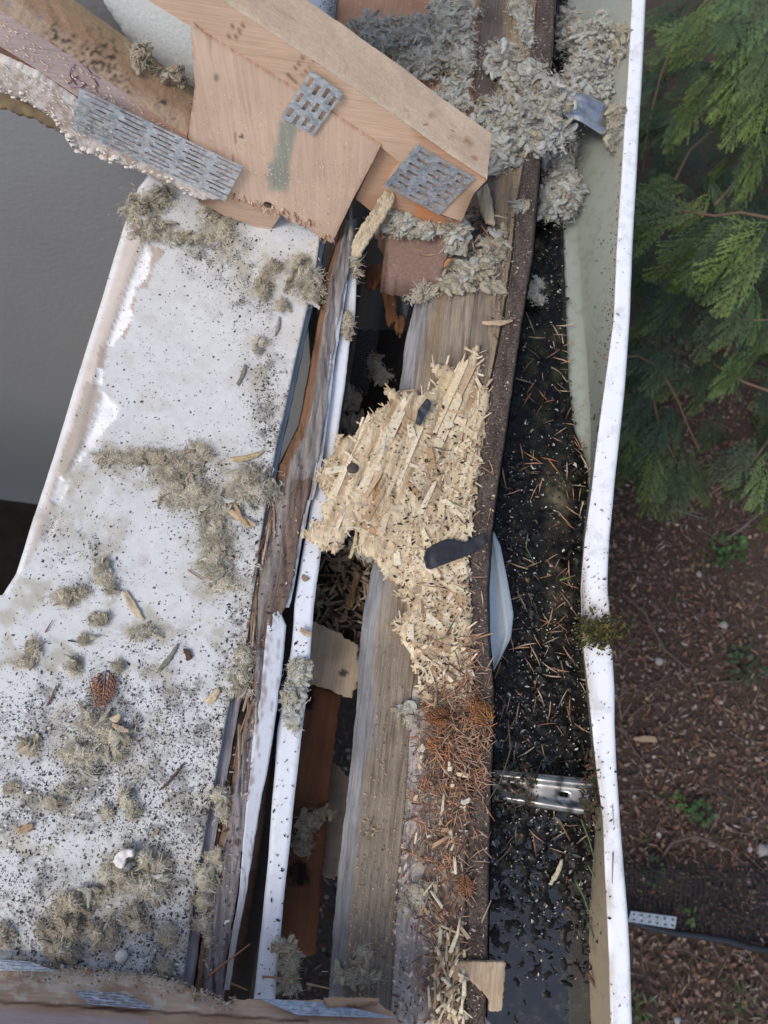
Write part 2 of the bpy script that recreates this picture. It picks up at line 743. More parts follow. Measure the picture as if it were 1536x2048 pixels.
def vcol(c, v=0.25):
    k = random.uniform(1 - v, 1 + v)
    return tuple(max(0, min(1, x * k * random.uniform(0.975, 1.025))) for x in c)

# ================================================================ GROUND AND HOUSE SHELL
mb = MB()
gy = [-30, -6, -3, -2, -1, 0, 1, 2, 3, 4, 6, 10, 30]
gx = [-30, -6, -2, -1, 0, 0.5, 1, 1.5, 2, 2.5, 3, 4, 8, 30]
vs = [(x, y, 0.03 * fr(x * 1.3, y * 1.3) if abs(x) < 5 and abs(y) < 8 else 0) for y in gy for x in gx]
fs = [(j * len(gx) + i, j * len(gx) + i + 1, (j + 1) * len(gx) + i + 1, (j + 1) * len(gx) + i) for j in range(len(gy) - 1) for i in range(len(gx) - 1)]
mb.add(vs, fs)
tag(mb.build('ground', ground_mat()), kind='structure')

YW = 1.03
mb = MB()
mb.box((-5.0, YW, 0.0), (-0.22, YW + 0.14, 3.40))
tag(mb.build('plaster_wall', stucco_mat(), smooth=False), 'grey textured plaster wall of the room seen below the torn ceiling', 'wall')
DARK = colmat('dark_room_floor', var=0.5, scale=9, bump=0.3)
mb = MB()
mb.box((-5.0, -2.5, 0.035), (-0.16, YW, 0.05), srgb(50, 42, 36))
tag(mb.build('room_floor', DARK, smooth=False), kind='structure')

mb = MB()
mb.box((-0.135, -2.5, 0.0), (-0.075, 2.6, L - 0.14), srgb(70, 64, 60))
tag(mb.build('house_wall', colmat('dark_house_wall', var=0.3, scale=20)), 'dark outer wall of the house below the white flashing strip', 'wall')

def segd_(x, y, ax, ay, bx, by):
    dx, dy = bx - ax, by - ay
    t = max(0, min(1, ((x - ax) * dx + (y - ay) * dy) / (dx * dx + dy * dy)))
    return math.hypot(x - ax - dx * t, y - ay - dy * t)


# pale wall board behind the far truss
mb = MB()
gridpoly(mb, [(168, -60), (205, 0), (232, 42), (262, 88), (300, 150), (330, 200), (410, 260), (520, 140), (420, -60)], py_(YW - 0.035), (0, 0.013, 0), 9,
         colf=lambda x, y: lerp3((0.80, 0.84, 0.83), (0.52, 0.53, 0.55), ss(10, 3, segd_(x, y, 168, -60, 262, 88)) * (.5 + nz(x * .1, y * .1))), jit=1.5)  # grey shadow tone painted into the colour along its left edge
tag(mb.build('wall_board', PLASTER), 'pale mint wall board with a snapped edge behind the far truss', 'board')

# ================================================================ CEILING BOARD
EDGE_L = [(300, 340), (275, 372), (245, 450), (200, 600), (150, 760), (105, 910), (62, 1040), (30, 1145), (0, 1190), (-60, 1255), (-120, 1330)]
EDGE_R = [(650, 420), (640, 470), (628, 560), (616, 606), (590, 720), (569, 822), (552, 894), (536, 980), (520, 1080), (508, 1180), (495, 1270), (475, 1345),
          (455, 1420), (435, 1530), (400, 1720), (365, 1960), (350, 2060)]
CREASE = [(300, 470), (283, 500), (250, 590), (215, 690), (205, 745), (190, 790), (165, 900), (130, 985), (100, 1040), (80, 1085), (55, 1130), (20, 1180)]
BPTS = EDGE_L + [(-120, 2400), (285, 2400)] + EDGE_R[::-1]
TORN = [[(290, 490), (300, 515), (292, 560), (270, 575), (262, 605), (262, 640), (245, 665), (225, 690), (214, 690), (250, 590), (283, 505)],
        [(196, 735), (207, 745), (203, 770), (190, 772)],
        [(204, 785), (236, 815), (230, 840), (205, 865), (185, 900), (165, 915), (150, 935), (128, 960), (148, 925), (170, 880), (190, 840)],
        [(118, 955), (140, 960), (130, 990), (112, 1015), (104, 1000)],
        [(95, 1060), (110, 1035), (125, 1020), (110, 1060), (78, 1088)],
        [(300, 355), (330, 372), (318, 402), (300, 396), (278, 372)]]
TAN = [[(262, 600), (275, 585), (300, 545), (304, 510), (300, 490), (330, 500), (318, 520), (305, 540), (295, 575), (275, 580), (268, 620), (250, 680), (235, 668)],
       [(172, 765), (195, 775), (200, 790), (180, 850), (160, 910), (140, 945), (118, 975), (118, 950), (130, 890), (145, 860), (158, 815), (168, 790)],
       [(200, 690), (215, 700), (205, 740), (195, 735)]]
WOOLSTAIN = [(250, 920, 110, 40), (150, 960, 40, 50), (330, 950, 120, 35), (400, 960, 90, 50), (430, 1090, 55, 100), (130, 1050, 60, 40), (520, 560, 60, 40),
             (480, 520, 70, 30), (430, 480, 60, 60), (520, 760, 30, 80), (190, 1500, 80, 40), (200, 1830, 110, 60), (300, 1740, 90, 60)]
DENSE = [(430, 500, 60, 45, .5), (500, 590, 50, 60, .35), (540, 860, 30, 120, .7), (540, 780, 40, 60, .3), (340, 925, 110, 25, .6), (380, 960, 60, 40, .6), (480, 1150, 30, 120, .55),
         (400, 1040, 60, 30, .35), (470, 1330, 25, 90, .4), (330, 1420, 110, 60, .55), (230, 1380, 60, 40, .3), (120, 1420, 90, 60, .5), (60, 1440, 70, 30, .4), (380, 1480, 60, 60, .4),
         (280, 1600, 120, 70, .55), (150, 1560, 120, 60, .4), (390, 1640, 60, 120, .5), (330, 1740, 80, 90, .5), (60, 1800, 70, 100, .45), (330, 1880, 60, 80, .55), (240, 1880, 80, 60, .5),
         (160, 1960, 160, 30, .5), (60, 1620, 80, 50, .35), (310, 1300, 100, 30, .2), (100, 1050, 20, 40, .4), (180, 1120, 60, 60, .25), (360, 1600, 60, 40, .4)]


def board_col(x, y, u=0):
    c = (0.60, 0.608, 0.606)
    d = x - xat(CREASE, y)
    dl = x - xat(EDGE_L, y)
    wob = 6 * nz(x * 0.06, y * 0.06, 2.0) + 3 * nz(x * .2, y * .2, 4.)
    if d + wob * 0.3 < 0 and y < 1190:
        c = lerp3((0.74, 0.74, 0.74), (0.64, 0.56, 0.50), ss(10, 24, dl + wob * .5))
        if -7 < d < 0:
            c = lerp3(c, (0.25, 0.22, 0.18), 0.5 * ss(-7, -1, d) * ss(-0.1, 0.3, nz(x * 0.1, y * 0.05, 9)))
    for pl in TAN:
        if inpoly(x + wob * .5, y + wob * .5, pl):
            c = (0.47, 0.40, 0.34)
    for pl in TORN:
        if inpoly(x + wob * .4, y - wob * .4, pl):
            c = (0.86, 0.86, 0.86)
    st = 0
    for a, b, ra, rb in WOOLSTAIN:
        q = ((x - a) / ra) ** 2 + ((y - b) / rb) ** 2
        st = max(st, math.exp(-q))
    st *= 0.7 + 1.1 * fr(x * 0.03, y * 0.03, 6, 4)
    st = max(st, .75 * ss(.08, .6, fr(x * .011, y * .014, 66, 5)) * (.35 + .65 * ss(800, 1200, y)))
    c = lerp3(c, (0.40, 0.37, 0.29), max(0, min(0.8, st)))
    # yellowed paper near the gap edge and the bottom of the board
    e = xat(EDGE_R, y) - x
    c = lerp3(c, (0.56, 0.52, 0.44), 0.6 * ss(50, 5, e) * (0.6 + 0.6 * nz(x * .03, y * .03, 1)))
    return c


def board_den(x, y):
    d = 0.06 + 0.08 * ss(1250, 1500, y)
    for a, b, ra, rb, k in DENSE:
        d += (1.3 + 1.0 * ss(1250, 1500, y)) * k * math.exp(-((x - a) / ra) ** 2 - ((y - b) / rb) ** 2) * (0.25 + 1.6 * ss(-.25, .35, fr(x * .04, y * .04, 11, 3)))
    if x < xat(CREASE, y) and y < 1190:
        d *= 0.15
    return max(0, min(0.9, d))


def board_disp(x, y):
    z = 0.0012 * fr(x * 0.012, y * 0.012, 1)
    d = x - xat(CREASE, y)
    if y < 1190:
        z += 0.004 * ss(0, -14, d) - 0.010 * ss(14, 0, x - xat(EDGE_L, y))
        for pl in TORN[:5]:
            if inpoly(x, y, pl):
                z -= 0.0035
    return Vector((0, 0, z))


root = thing('ceiling_board', P(300, 1200, L), 'large white plaster ceiling board covered in black mould specks', 'board')
mb = MB()
gridpoly(mb, BPTS, pz(L), (0, 0, -0.013), 4.6, colf=board_col, disp=board_disp, dens=board_den)
mb.build('plasterboard', BOARD, root)
mb = MB()        # unseen run of ceiling to the left, added to shade the room wall
q = [P(-119, 1331, L), Vector((-4.6, .3, L)), Vector((-4.6, -2.4, L)), P(-119, 2399, L)]
mb.add(q + [p - Vector((0, 0, .013)) for p in q], [(0, 1, 2, 3), (7, 6, 5, 4), (0, 4, 5, 1), (1, 5, 6, 2), (2, 6, 7, 3), (3, 7, 4, 0)], (.6, .635, .665))
mb.build('shade_sheet', BOARD, root, smooth=False)
mb = MB()       # lower board edge seen in the gap
ys = yrange(480, 2420, 14)
off = lambda k: [(x + k, y) for x, y in EDGE_R]
offk = lambda a, b: [(x + a + (b - a) * ss(1150, 1400, y), y) for x, y in EDGE_R]
loft(mb, ys, [(off(-30), L - 0.014), (off(3), L - 0.0145), (offk(11, 23), L - 0.016), (offk(12, 25), L - 0.09)], 2,
     jit=lambda i, y: 3 * nz(y * 0.03, i * 3.0, 2) if i > 1 else 0,
     colf=lambda x, y, u: lerp3(lerp3((0.30, 0.42, 0.52), (0.52, 0.50, 0.53), ss(850, 1200, y)), (0.16, 0.14, 0.14), ss(2.1, 3, u)))
mb.build('edge_batten', WOODY, root)
# blobs of loose plaster on the board
mb = MB()
for k in range(330):
    x = random.uniform(-40, 370)
    y = random.uniform(1380, 1990) if k < 250 else random.uniform(1000, 1990)
    if not inpoly(x, y, BPTS) or random.random() > ss(1200, 1800, y) * ss(460, 60, x) + 0.06:
        continue
    r = random.uniform(0.0009, 0.0024) * (1.5 if random.random() < .1 else 1)
    p = P(x, y, L + 0.0005)
    bmv = []
    n = 7
    vs = [p + Vector((0, 0, r * 1.1))]
    rx, a0 = random.uniform(1.0, 2.0), random.uniform(-.3, .3)
    for ring, (rr, zz) in enumerate(((0.65, 0.85), (1.0, 0.3), (0.9, -0.2))):
        for i in range(n):
            an = 2 * math.pi * i / n
            q = random.uniform(0.85, 1.15)
            u, v = math.cos(an) * rr * r * rx * q, math.sin(an) * rr * r * q
            vs.append(p + Vector((u * math.cos(a0) - v * math.sin(a0), u * math.sin(a0) + v * math.cos(a0), zz * r)))
    fs = [(0, 1 + i, 1 + (i + 1) % n) for i in range(n)]
    for g in (0, 1):
        fs += [(1 + g * n + i, 1 + (g + 1) * n + i, 1 + (g + 1) * n + (i + 1) % n, 1 + g * n + (i + 1) % n) for i in range(n)]
    mb.add(vs, fs, vcol((0.62, 0.59, 0.54), .12))
tag(mb.build('plaster_crumbs', PLASTER), 'scattered white crumbs of plaster on the lower ceiling board', 'crumbs', kind='stuff')

# ================================================================ TIMBERS ALONG THE EAVES
T1L = [(684, 440), (678, 475), (650, 560), (636, 650), (617, 760), (600, 850), (560, 930), (545, 1000), (530, 1060), (515, 1130), (500, 1230), (503, 1300), (508, 1380), (488, 1440),
       (473, 1520), (452, 1620), (432, 1720), (412, 1830), (392, 1960), (380, 2060)]
T1R = [(712, 440), (702, 520), (680, 620), (668, 700), (657, 780), (650, 850), (641, 900), (626, 960), (612, 1010), (598, 1070), (590, 1140), (576, 1200), (556, 1240), (532, 1290), (521, 1400),
       (509, 1450), (500, 1540), (490, 1650), (478, 1760), (462, 1870), (448, 1960), (440, 2060)]


def t1col(x, y, u):
    g = (0.37, 0.33, 0.305)
    t = u
    brown = (0.20, 0.115, 0.075)
    n = nz(x * 0.02, y * 0.004, 3)
    if y < 960:
        c = lerp3((0.30, 0.155, 0.085), g, ss(0.25, 0.5, t + 0.15 * n))
        c = lerp3(c, (0.42, 0.40, 0.40), ss(0.7, 0.95, t + .1 * n) * 0.7)
    elif y < 1300:
        c = lerp3((0.33, 0.27, 0.22), g, ss(0.1, 0.4, t + .2 * n))
        c = lerp3(c, brown, ss(0.5, 0.75, t + .3 * n) * 0.75)
    else:
        c = lerp3((0.34, 0.21, 0.14), (0.36, 0.32, 0.32), ss(0.2, 0.6, t + .35 * n))
    return c


mb = MB()
ys = yrange(440, 2420, 5)
loft(mb, ys, [([(x - 3, y) for x, y in T1L], L - 0.11), ([(x, y) for x, y in T1L], L - 0.012),
              ([(x + (b - x) * .35, y) for (x, y), b in [((q[0], q[1]), xat(T1R, q[1])) for q in T1L]], L + 0.004), (T1R, L - 0.003),
              ([(x + 3, y) for x, y in T1R], L - 0.06)], [3, 6, 10, 3],
     jit=lambda i, y: (3.5 if i in (1, 2, 3) else 1) * (nz(y * 0.03, i * 5.) + 0.6 * nz(y * 0.11, i * 7.)),
     disp=lambda x, y, u: Vector((0, 0, (0.0045 * fr(x * 0.11, y * 0.008, 2, 5) - 0.006 * ss(0.25, 0.5, nz(x * 0.09, y * 0.006, 9))) if 1 < u < 3.05 else 0)),
     colf=lambda x, y, u: t1col(x, y, max(0, min(1, (u - 1) / 2))))
r1 = thing('wall_plate', P(520, 1250, L - 0.11), 'long rotted brown and grey timber split along the inner wall', 'timber')
mb.build('rotten_timber', WOODY, r1)
# white facing left on its outer side (bare at the rot, broken below)
def facing(ys, lp, rp, name, zt=L - 0.004):
    mb = MB()
    loft(mb, ys, [(lp, zt - 0.012), (lp, zt), (rp, zt - 0.004), ([(x + 1, y) for x, y in rp], zt - 0.05)], [1, 7, 2],
         jit=lambda i, y: (1.6 * nz(y * 0.03, (i // 2) * 4., 7) + .8 * nz(y * .17, (i // 2) * 3., 2)) * (1 if i > 1 else .6), disp=lambda x, y, u: Vector((0, 0, 0.0 if .9 < u < 2.1 else 0)),
         colf=lambda x, y, u: lerp3(lerp3((0.56, 0.59, 0.64), (0.36, 0.34, 0.35), ss(1750, 1850, y)), (0.30, 0.26, 0.25), ss(.18, .65, nz(x * .15, y * .012, 5) + .5 * nz(x * .3, y * .06, 15) + (0.3 if u < 1.3 else 0))))
    for f_ in mb.f:
        pass
    return mb.build(name, TRIMM, r1, smooth=True)
facing(yrange(480, 1000, 8), [(688, 480), (678, 600), (662, 700), (652, 790), (643, 870), (632, 930), (618, 1000)], [(706, 480), (690, 600), (670, 720), (661, 800), (653, 860), (643, 930), (626, 1000)], 'white_facing')
facing(yrange(1000, 1215, 8), [(611, 1000), (596, 1070), (585, 1140), (574, 1190), (566, 1215)], [(622, 1000), (604, 1080), (592, 1150), (584, 1195), (577, 1215)], 'white_facing')
facing(yrange(1200, 1980, 5), [(540, 1200), (530, 1290), (520, 1400), (508, 1450), (500, 1540), (489, 1650), (478, 1790), (462, 1880), (448, 1980)],
       [(556, 1215), (572, 1250), (566, 1320), (553, 1420), (547, 1465), (534, 1545), (520, 1610), (506, 1700), (492, 1790), (474, 1880), (458, 1980)], 'white_facing', L + .001)
mb = MB()
loft(mb, yrange(1420, 1960, 8), [([(553, 1420), (537, 1540), (519, 1630), (505, 1710), (490, 1800), (460, 1960)], L - 0.025),
                                 ([(560, 1420), (545, 1540), (530, 1640), (515, 1740), (500, 1840), (478, 1960)], L - 0.06)], 3,
     jit=lambda i, y: 4 * nz(y * 0.05, i * 4., 1), colf=lambda x, y, u: vcol((0.13, 0.075, 0.05), .3))  # rough brown strip, shadow beside the facing put into its colour
mb.build('shadow_strip', WOODY, r1)
# split splinters standing along its inner edge
mb = MB()
for k in range(46):
    y = random.uniform(960, 1480)
    x = xat(T1L, y) + random.uniform(-8, 6)
    sliver(mb, P(x, y, L - 0.006), P(x + random.uniform(-14, 12) + (y - 1200) * 0 - 8, y + random.uniform(30, 110), L + random.uniform(-0.01, 0.006)), random.uniform(0.0015, 0.005), 0.001,
           vcol(random.choice([(0.30, 0.2, 0.13), (0.18, 0.1, 0.07), (0.42, 0.33, 0.24)]), .2))
mb.build('splinters', CHIP, r1)

# white metal strip
SL = [(705, 470), (697, 540), (690, 600), (676, 690), (660, 778), (647, 856), (634, 940), (621, 1012), (603, 1117), (589, 1205), (583, 1290), (572, 1370), (555, 1461), (542, 1637), (530, 1780), (516, 1918), (506, 2010), (500, 2060)]
SR = [(722, 470), (714, 552), (710, 640), (701, 677), (691, 762), (677, 856), (668, 920), (655, 1010), (640, 1117), (627, 1225), (621, 1306), (613, 1390), (604, 1461), (581, 1671), (570, 1780), (560, 1874), (549, 2010), (545, 2060)]
SLx = lambda k: [(x + k, y) for x, y in SL]
mb = MB()
ys = yrange(470, 2420, 8)
loft(mb, ys, [(SLx(2), L - 0.12), (SLx(0), L - 0.024), (SLx(3), L - 0.020), (SR, L - 0.021), ([(x - 1, y) for x, y in SR], L - 0.029), ([(x - 3, y) for x, y in SR], L - 0.03)], [2, 1, 4, 1, 1],
     jit=lambda i, y: 1.6 * nz(y * 0.012, i * .4, 3) + (0.8 * nz(y * .08, i * 2., 1) if i in (2, 3, 4) else 0),
     colf=lambda x, y, u: lerp3((0.70, 0.73, 0.78), (0.3, 0.26, 0.18), 0.9 * math.exp(-((x - 650) / 12) ** 2 - ((y - 925) / 45) ** 2) + 0.7 * math.exp(-((x - 695) / 18) ** 2 - ((y - 640) / 40) ** 2)))
tag(mb.build('flashing_strip', TRIMM), 'long white metal flashing strip between the rotted timber and the open soffit', 'flashing')

# inner fascia timber, grey rounded side and brown top
T2L = [(872, 470), (860, 540), (830, 606), (812, 677), (799, 778), (775, 930), (748, 1117), (727, 1222), (716, 1320), (714, 1400), (701, 1535), (687, 1650), (677, 1738), (668, 1840), (657, 1990), (650, 2060)]
T2M = [(888, 470), (880, 560), (862, 606), (848, 690), (832, 800), (805, 960), (782, 1117), (766, 1222), (755, 1320), (750, 1400), (735, 1570), (721, 1670), (708, 1806), (694, 1908), (682, 2060)]
T2R = [(958, 470), (950, 600), (930, 740), (895, 930), (866, 1117), (848, 1222), (832, 1320), (822, 1400), (813, 1570), (804, 1690), (796, 1772), (788, 1890), (778, 2060)]


def t2col(x, y, u):
    n = nz(x * 0.03, y * 0.006, 13)
    g = lerp3((0.31, 0.31, 0.32), (0.42, 0.415, 0.41), ss(-.2, .4, n))
    br = lerp3((0.37, 0.30, 0.225), (0.29, 0.24, 0.185), ss(1400, 1900, y))
    c = lerp3(g, br, ss(1.6, 2.15, u + 0.3 * n))
    c = lerp3(c, (0.36, 0.26, 0.16), 0.8 * ss(18, 4, abs(x - (885 - (y - 580) * 0.16))) * ss(800, 700, y))
    return c


mb = MB()
ys = yrange(470, 2420, 6)
loft(mb, ys, [([(x + 2, y) for x, y in T2L], L - 0.10), (T2L, L - 0.030), (T2M, L - 0.007), (T2R, L - 0.004), ([(x + 2, y) for x, y in T2R], L - 0.06)], [2, 8, 14, 2],
     jit=lambda i, y: (2.2 if i < 3 else 1) * nz(y * 0.025, i * 6., 5) + (1.2 * nz(y * .15, i * 2.) if i == 1 else 0),
     disp=lambda x, y, u: Vector((0, 0, 0.0022 * fr(x * 0.12, y * 0.006, 8, 4) if 0.8 < u < 3 else 0)), colf=t2col)
tag(mb.build('fascia_timber', WOODY), 'long grey and brown timber with a rounded weathered edge beside the open hole', 'timber')
FR_ = [(1112, -60), (1110, 0), (1103, 102), (1081, 298), (1071, 416), (1064, 508), (1042, 643), (1023, 778), (1008, 880), (996, 960), (981, 1075), (974, 1177), (976, 1278), (986, 1377), (984, 1480), (979, 1609), (976, 1711), (975, 1812), (973, 1914), (969, 2060)]
FL_ = [(1080, -60), (1077, 0), (1069, 102), (1057, 298), (1035, 416), (1027, 508), (1008, 643), (981, 778), (966, 880), (957, 960), (938, 1075), (939, 1177), (944, 1278), (948, 1377), (944, 1480), (939, 1609), (935, 1711), (934, 1812), (932, 1914), (929, 2060)]
T3L = [(962, -60), (962, 0), (948, 203), (958, 300), (955, 470), (950, 600), (930, 740), (895, 930), (866, 1117), (848, 1222), (832, 1320), (822, 1400), (813, 1570), (804, 1690), (796, 1772), (788, 1890), (778, 2060)]


def t3col(x, y, u):
    n = nz(x * 0.035, y * 0.005, 23)
    t = u - 1
    a = lerp3((0.33, 0.26, 0.18), (0.26, 0.215, 0.17), ss(-.3, .3, n))
    if y < 520:
        c = lerp3((0.17, 0.135, 0.115), (0.42, 0.31, 0.19), ss(0.3, 0.55, t + .1 * n))
    else:
        c = lerp3((0.27, 0.225, 0.18), a, ss(0.0, 0.3, t))
        c = lerp3(c, (0.44, 0.33, 0.19), ss(.75, 1, t) * 0.6)
    if y > 1380:
        c = lerp3((0.66, 0.58, 0.54), (0.46, 0.35, 0.26), ss(.25, .7, t + .3 * n))
    return c


mb = MB()
ys = yrange(-420, 2420, 6)
loft(mb, ys, [([(x + 1, y) for x, y in T3L], L - 0.07), (T3L, L - 0.0055), ([(x - 5, y) for x, y in FL_], L + 0.001), ([(x - 4, y) for x, y in FL_], L - 0.03)], [2, 22, 1],
     disp=lambda x, y, u: Vector((0, 0, (0.0030 * fr(x * 0.14, y * 0.006, 18, 5) - 0.005 * ss(.3, .5, nz(x * .10, y * .005, 29))) if 1 < u < 2 else 0)),
     jit=lambda i, y: 1.5 * nz(y * .03, i * 3., 41) if i != 0 else 0, colf=t3col)
tag(mb.build('sub_fascia', WOODY), 'pale splitting timber lying under the torn strand board next to the bark brown fascia', 'timber')

mb = MB()
loft(mb, ys, [(FL_, L - 0.12), (FL_, L - 0.003), ([(x + 4, y) for x, y in FL_], L + 0.003), (FR_, L + 0.002), ([(x + 1, y) for x, y in FR_], L - 0.02), ([(x + 1, y) for x, y in FR_], L - 0.17)], [2, 2, 8, 2, 4],
     jit=lambda i, y: 1.4 * nz(y * .05, (i // 3) * 3., 47) + 0.8 * nz(y * .2, i * 2., 3),
     disp=lambda x, y, u: Vector((0, 0, 0.0016 * fr(x * 0.15, y * 0.05, 38, 4) if 1 < u < 3.2 else 0)),
     colf=lambda x, y, u: lerp3((0.085, 0.062, 0.052), (0.145, 0.11, 0.09), 0.5 + nz(x * .06, y * .02, 51)) if u > 1.4 else (0.30, 0.27, 0.25))
tag(mb.build('fascia_board', FLECK), 'thin rough dark brown fascia board edge running along the gutter', 'board')

# ================================================================ GUTTER
GI = [(1266, -60), (1264, 0), (1256, 150), (1233, 508), (1227, 643), (1208, 778), (1195, 880), (1186, 960), (1171, 1075), (1164, 1177), (1166, 1278), (1176, 1377), (1183, 1445), (1193, 1541), (1206, 1643), (1213, 1812), (1218, 1914), (1221, 2060)]
GO = [(1293, -60), (1291, 0), (1284, 150), (1264, 508), (1259, 643), (1249, 778), (1239, 880), (1230, 960), (1220, 1075), (1217, 1177), (1224, 1278), (1229, 1377), (1229, 1445), (1233, 1541), (1240, 1643), (1254, 1812), (1260, 1914), (1264, 2060)]
GB = [(1166, -60), (1160, 0), (1150, 440), (1162, 609), (1170, 690), (1178, 795), (1181, 860), (1180, 960), (1166, 1075), (1160, 1177), (1162, 1278), (1172, 1377), (1178, 1450), (1186, 1541), (1190, 1643), (1176, 1812), (1174, 1914), (1178, 2060)]
ZLIP, ZB = L - 0.035, L - 0.145
gut = thing('rain_gutter', P(1150, 1000, ZB), 'white metal rain gutter with a dented rim full of black sludge', 'gutter')
ys = yrange(-420, 2420, 8)
mb = MB()
loft(mb, ys, [(GI, ZLIP - 0.008), (GI, ZLIP - 0.001), ([(x + 5, y) for x, y in GI], ZLIP), ([(x - 4, y) for x, y in GO], ZLIP), (GO, ZLIP - 0.004), (GO, ZLIP - 0.03), (GO, ZLIP - 0.10)], [1, 1, 5, 1, 1, 2],
     jit=lambda i, y: 0.9 * nz(y * 0.006, 3.) + 0.4 * nz(y * .03, i * 1.),
     disp=lambda x, y, u: Vector((0, 0, 0.006 * math.exp(-((y - 1215) / 45) ** 2) * math.sin(u * 2.2) - 0.007 * math.exp(-((y - 1180) / 120) ** 2))),
     colf=lambda x, y, u: lerp3((0.80, 0.81, 0.83), (0.50, 0.44, 0.36), ss(2.4, 1.9, u) * ss(900, 1150, y) * (0.5 + nz(x * .05, y * .012, 61)) + 0.5 * math.exp(-((y - 1225) / 45) ** 2)))
mb.build('rim', GUT, gut)
mb = MB()
loft(mb, ys, [([(x + 5, y) for x, y in FR_], ZB + 0.10), ([(x + 4, y) for x, y in FR_], ZB - 0.012), ([(x - 30, y) for x, y in GB], ZB - 0.014), (GB, ZB), ([(x + (xat(GI, y) - x) * 0.12, y) for x, y in GB], ZB + 0.012), (GI, ZLIP - 0.006)], [1, 2, 2, 2, 5],
     jit=lambda i, y: 1.5 * nz(y * .012, i * 2., 3) if 1 < i < 5 else 0,
     disp=lambda x, y, u: Vector((0, 0, 0.0)),
     colf=lambda x, y, u: lerp3(lerp3((0.30, 0.33, 0.285), (0.46, 0.38, 0.26), ss(1500, 1750, y)), (0.35, 0.30, 0.22), ss(4.5, 5, u) * 0.5 * (0.6 + nz(y * .03, 5))))
mb.build('trough', GUTIN, gut)

SLR = [(x + (10 if y > 880 and y < 1700 else -28 if y < 880 else 0), y) for x, y in GB]
SLR = [(1140, -60), (1138, 0), (1128, 440), (1135, 640), (1140, 760), (1150, 850), (1176, 930), (1176, 980), (1168, 1075), (1162, 1177), (1164, 1278), (1174, 1377), (1181, 1450), (1188, 1541), (1200, 1643), (1196, 1740), (1184, 1830), (1184, 1914), (1188, 2060)]


def slcol(x, y, u):
    c = (0.008, 0.008, 0.008)
    n = fr(x * 0.02, y * 0.02, 71, 4)
    c = lerp3(c, (0.03, 0.034, 0.014), ss(0.0, .5, n) * ss(1000, 700, y))
    s = math.exp(-((x - (1118 + (y - 1150) * 0.02)) / 22) ** 2) * (math.exp(-((y - 1000) / 60) ** 2) + math.exp(-((y - 1190) / 60) ** 2))
    c = lerp3(c, (0.15, 0.13, 0.08), min(1, s) * (0.6 + n))
    return c


mb = MB()
ys2 = yrange(-420, 2420, 5)
loft(mb, ys2, [([(x + 3, y) for x, y in FR_], ZB + 0.010), (SLR, ZB + 0.010)], 34,
     disp=lambda x, y, u: Vector((0, 0, 0.0035 * fr(x * 0.05, y * 0.05, 77, 5) * (1 + .6 * ss(1600, 1800, y)) - 0.0042 * ss(1700, 2130, y) - 0.009 * ss(0.85, 1.0, u) * ss(1000, 800, y))), colf=slcol)
tag(mb.build('gutter_sludge', SLUDGE), 'wet black rotting sludge filling the gutter', 'sludge', kind='stuff')
mb = MB()
loft(mb, yrange(1480, 2420, 12), [([(x + 3, y) for x, y in FR_], ZB + 0.0092), ([(x, y) for x, y in SLR], ZB + 0.0092)], 6)
tag(mb.build('gutter_water', WATER), 'standing dark water at the near end of the gutter', 'water', kind='stuff')
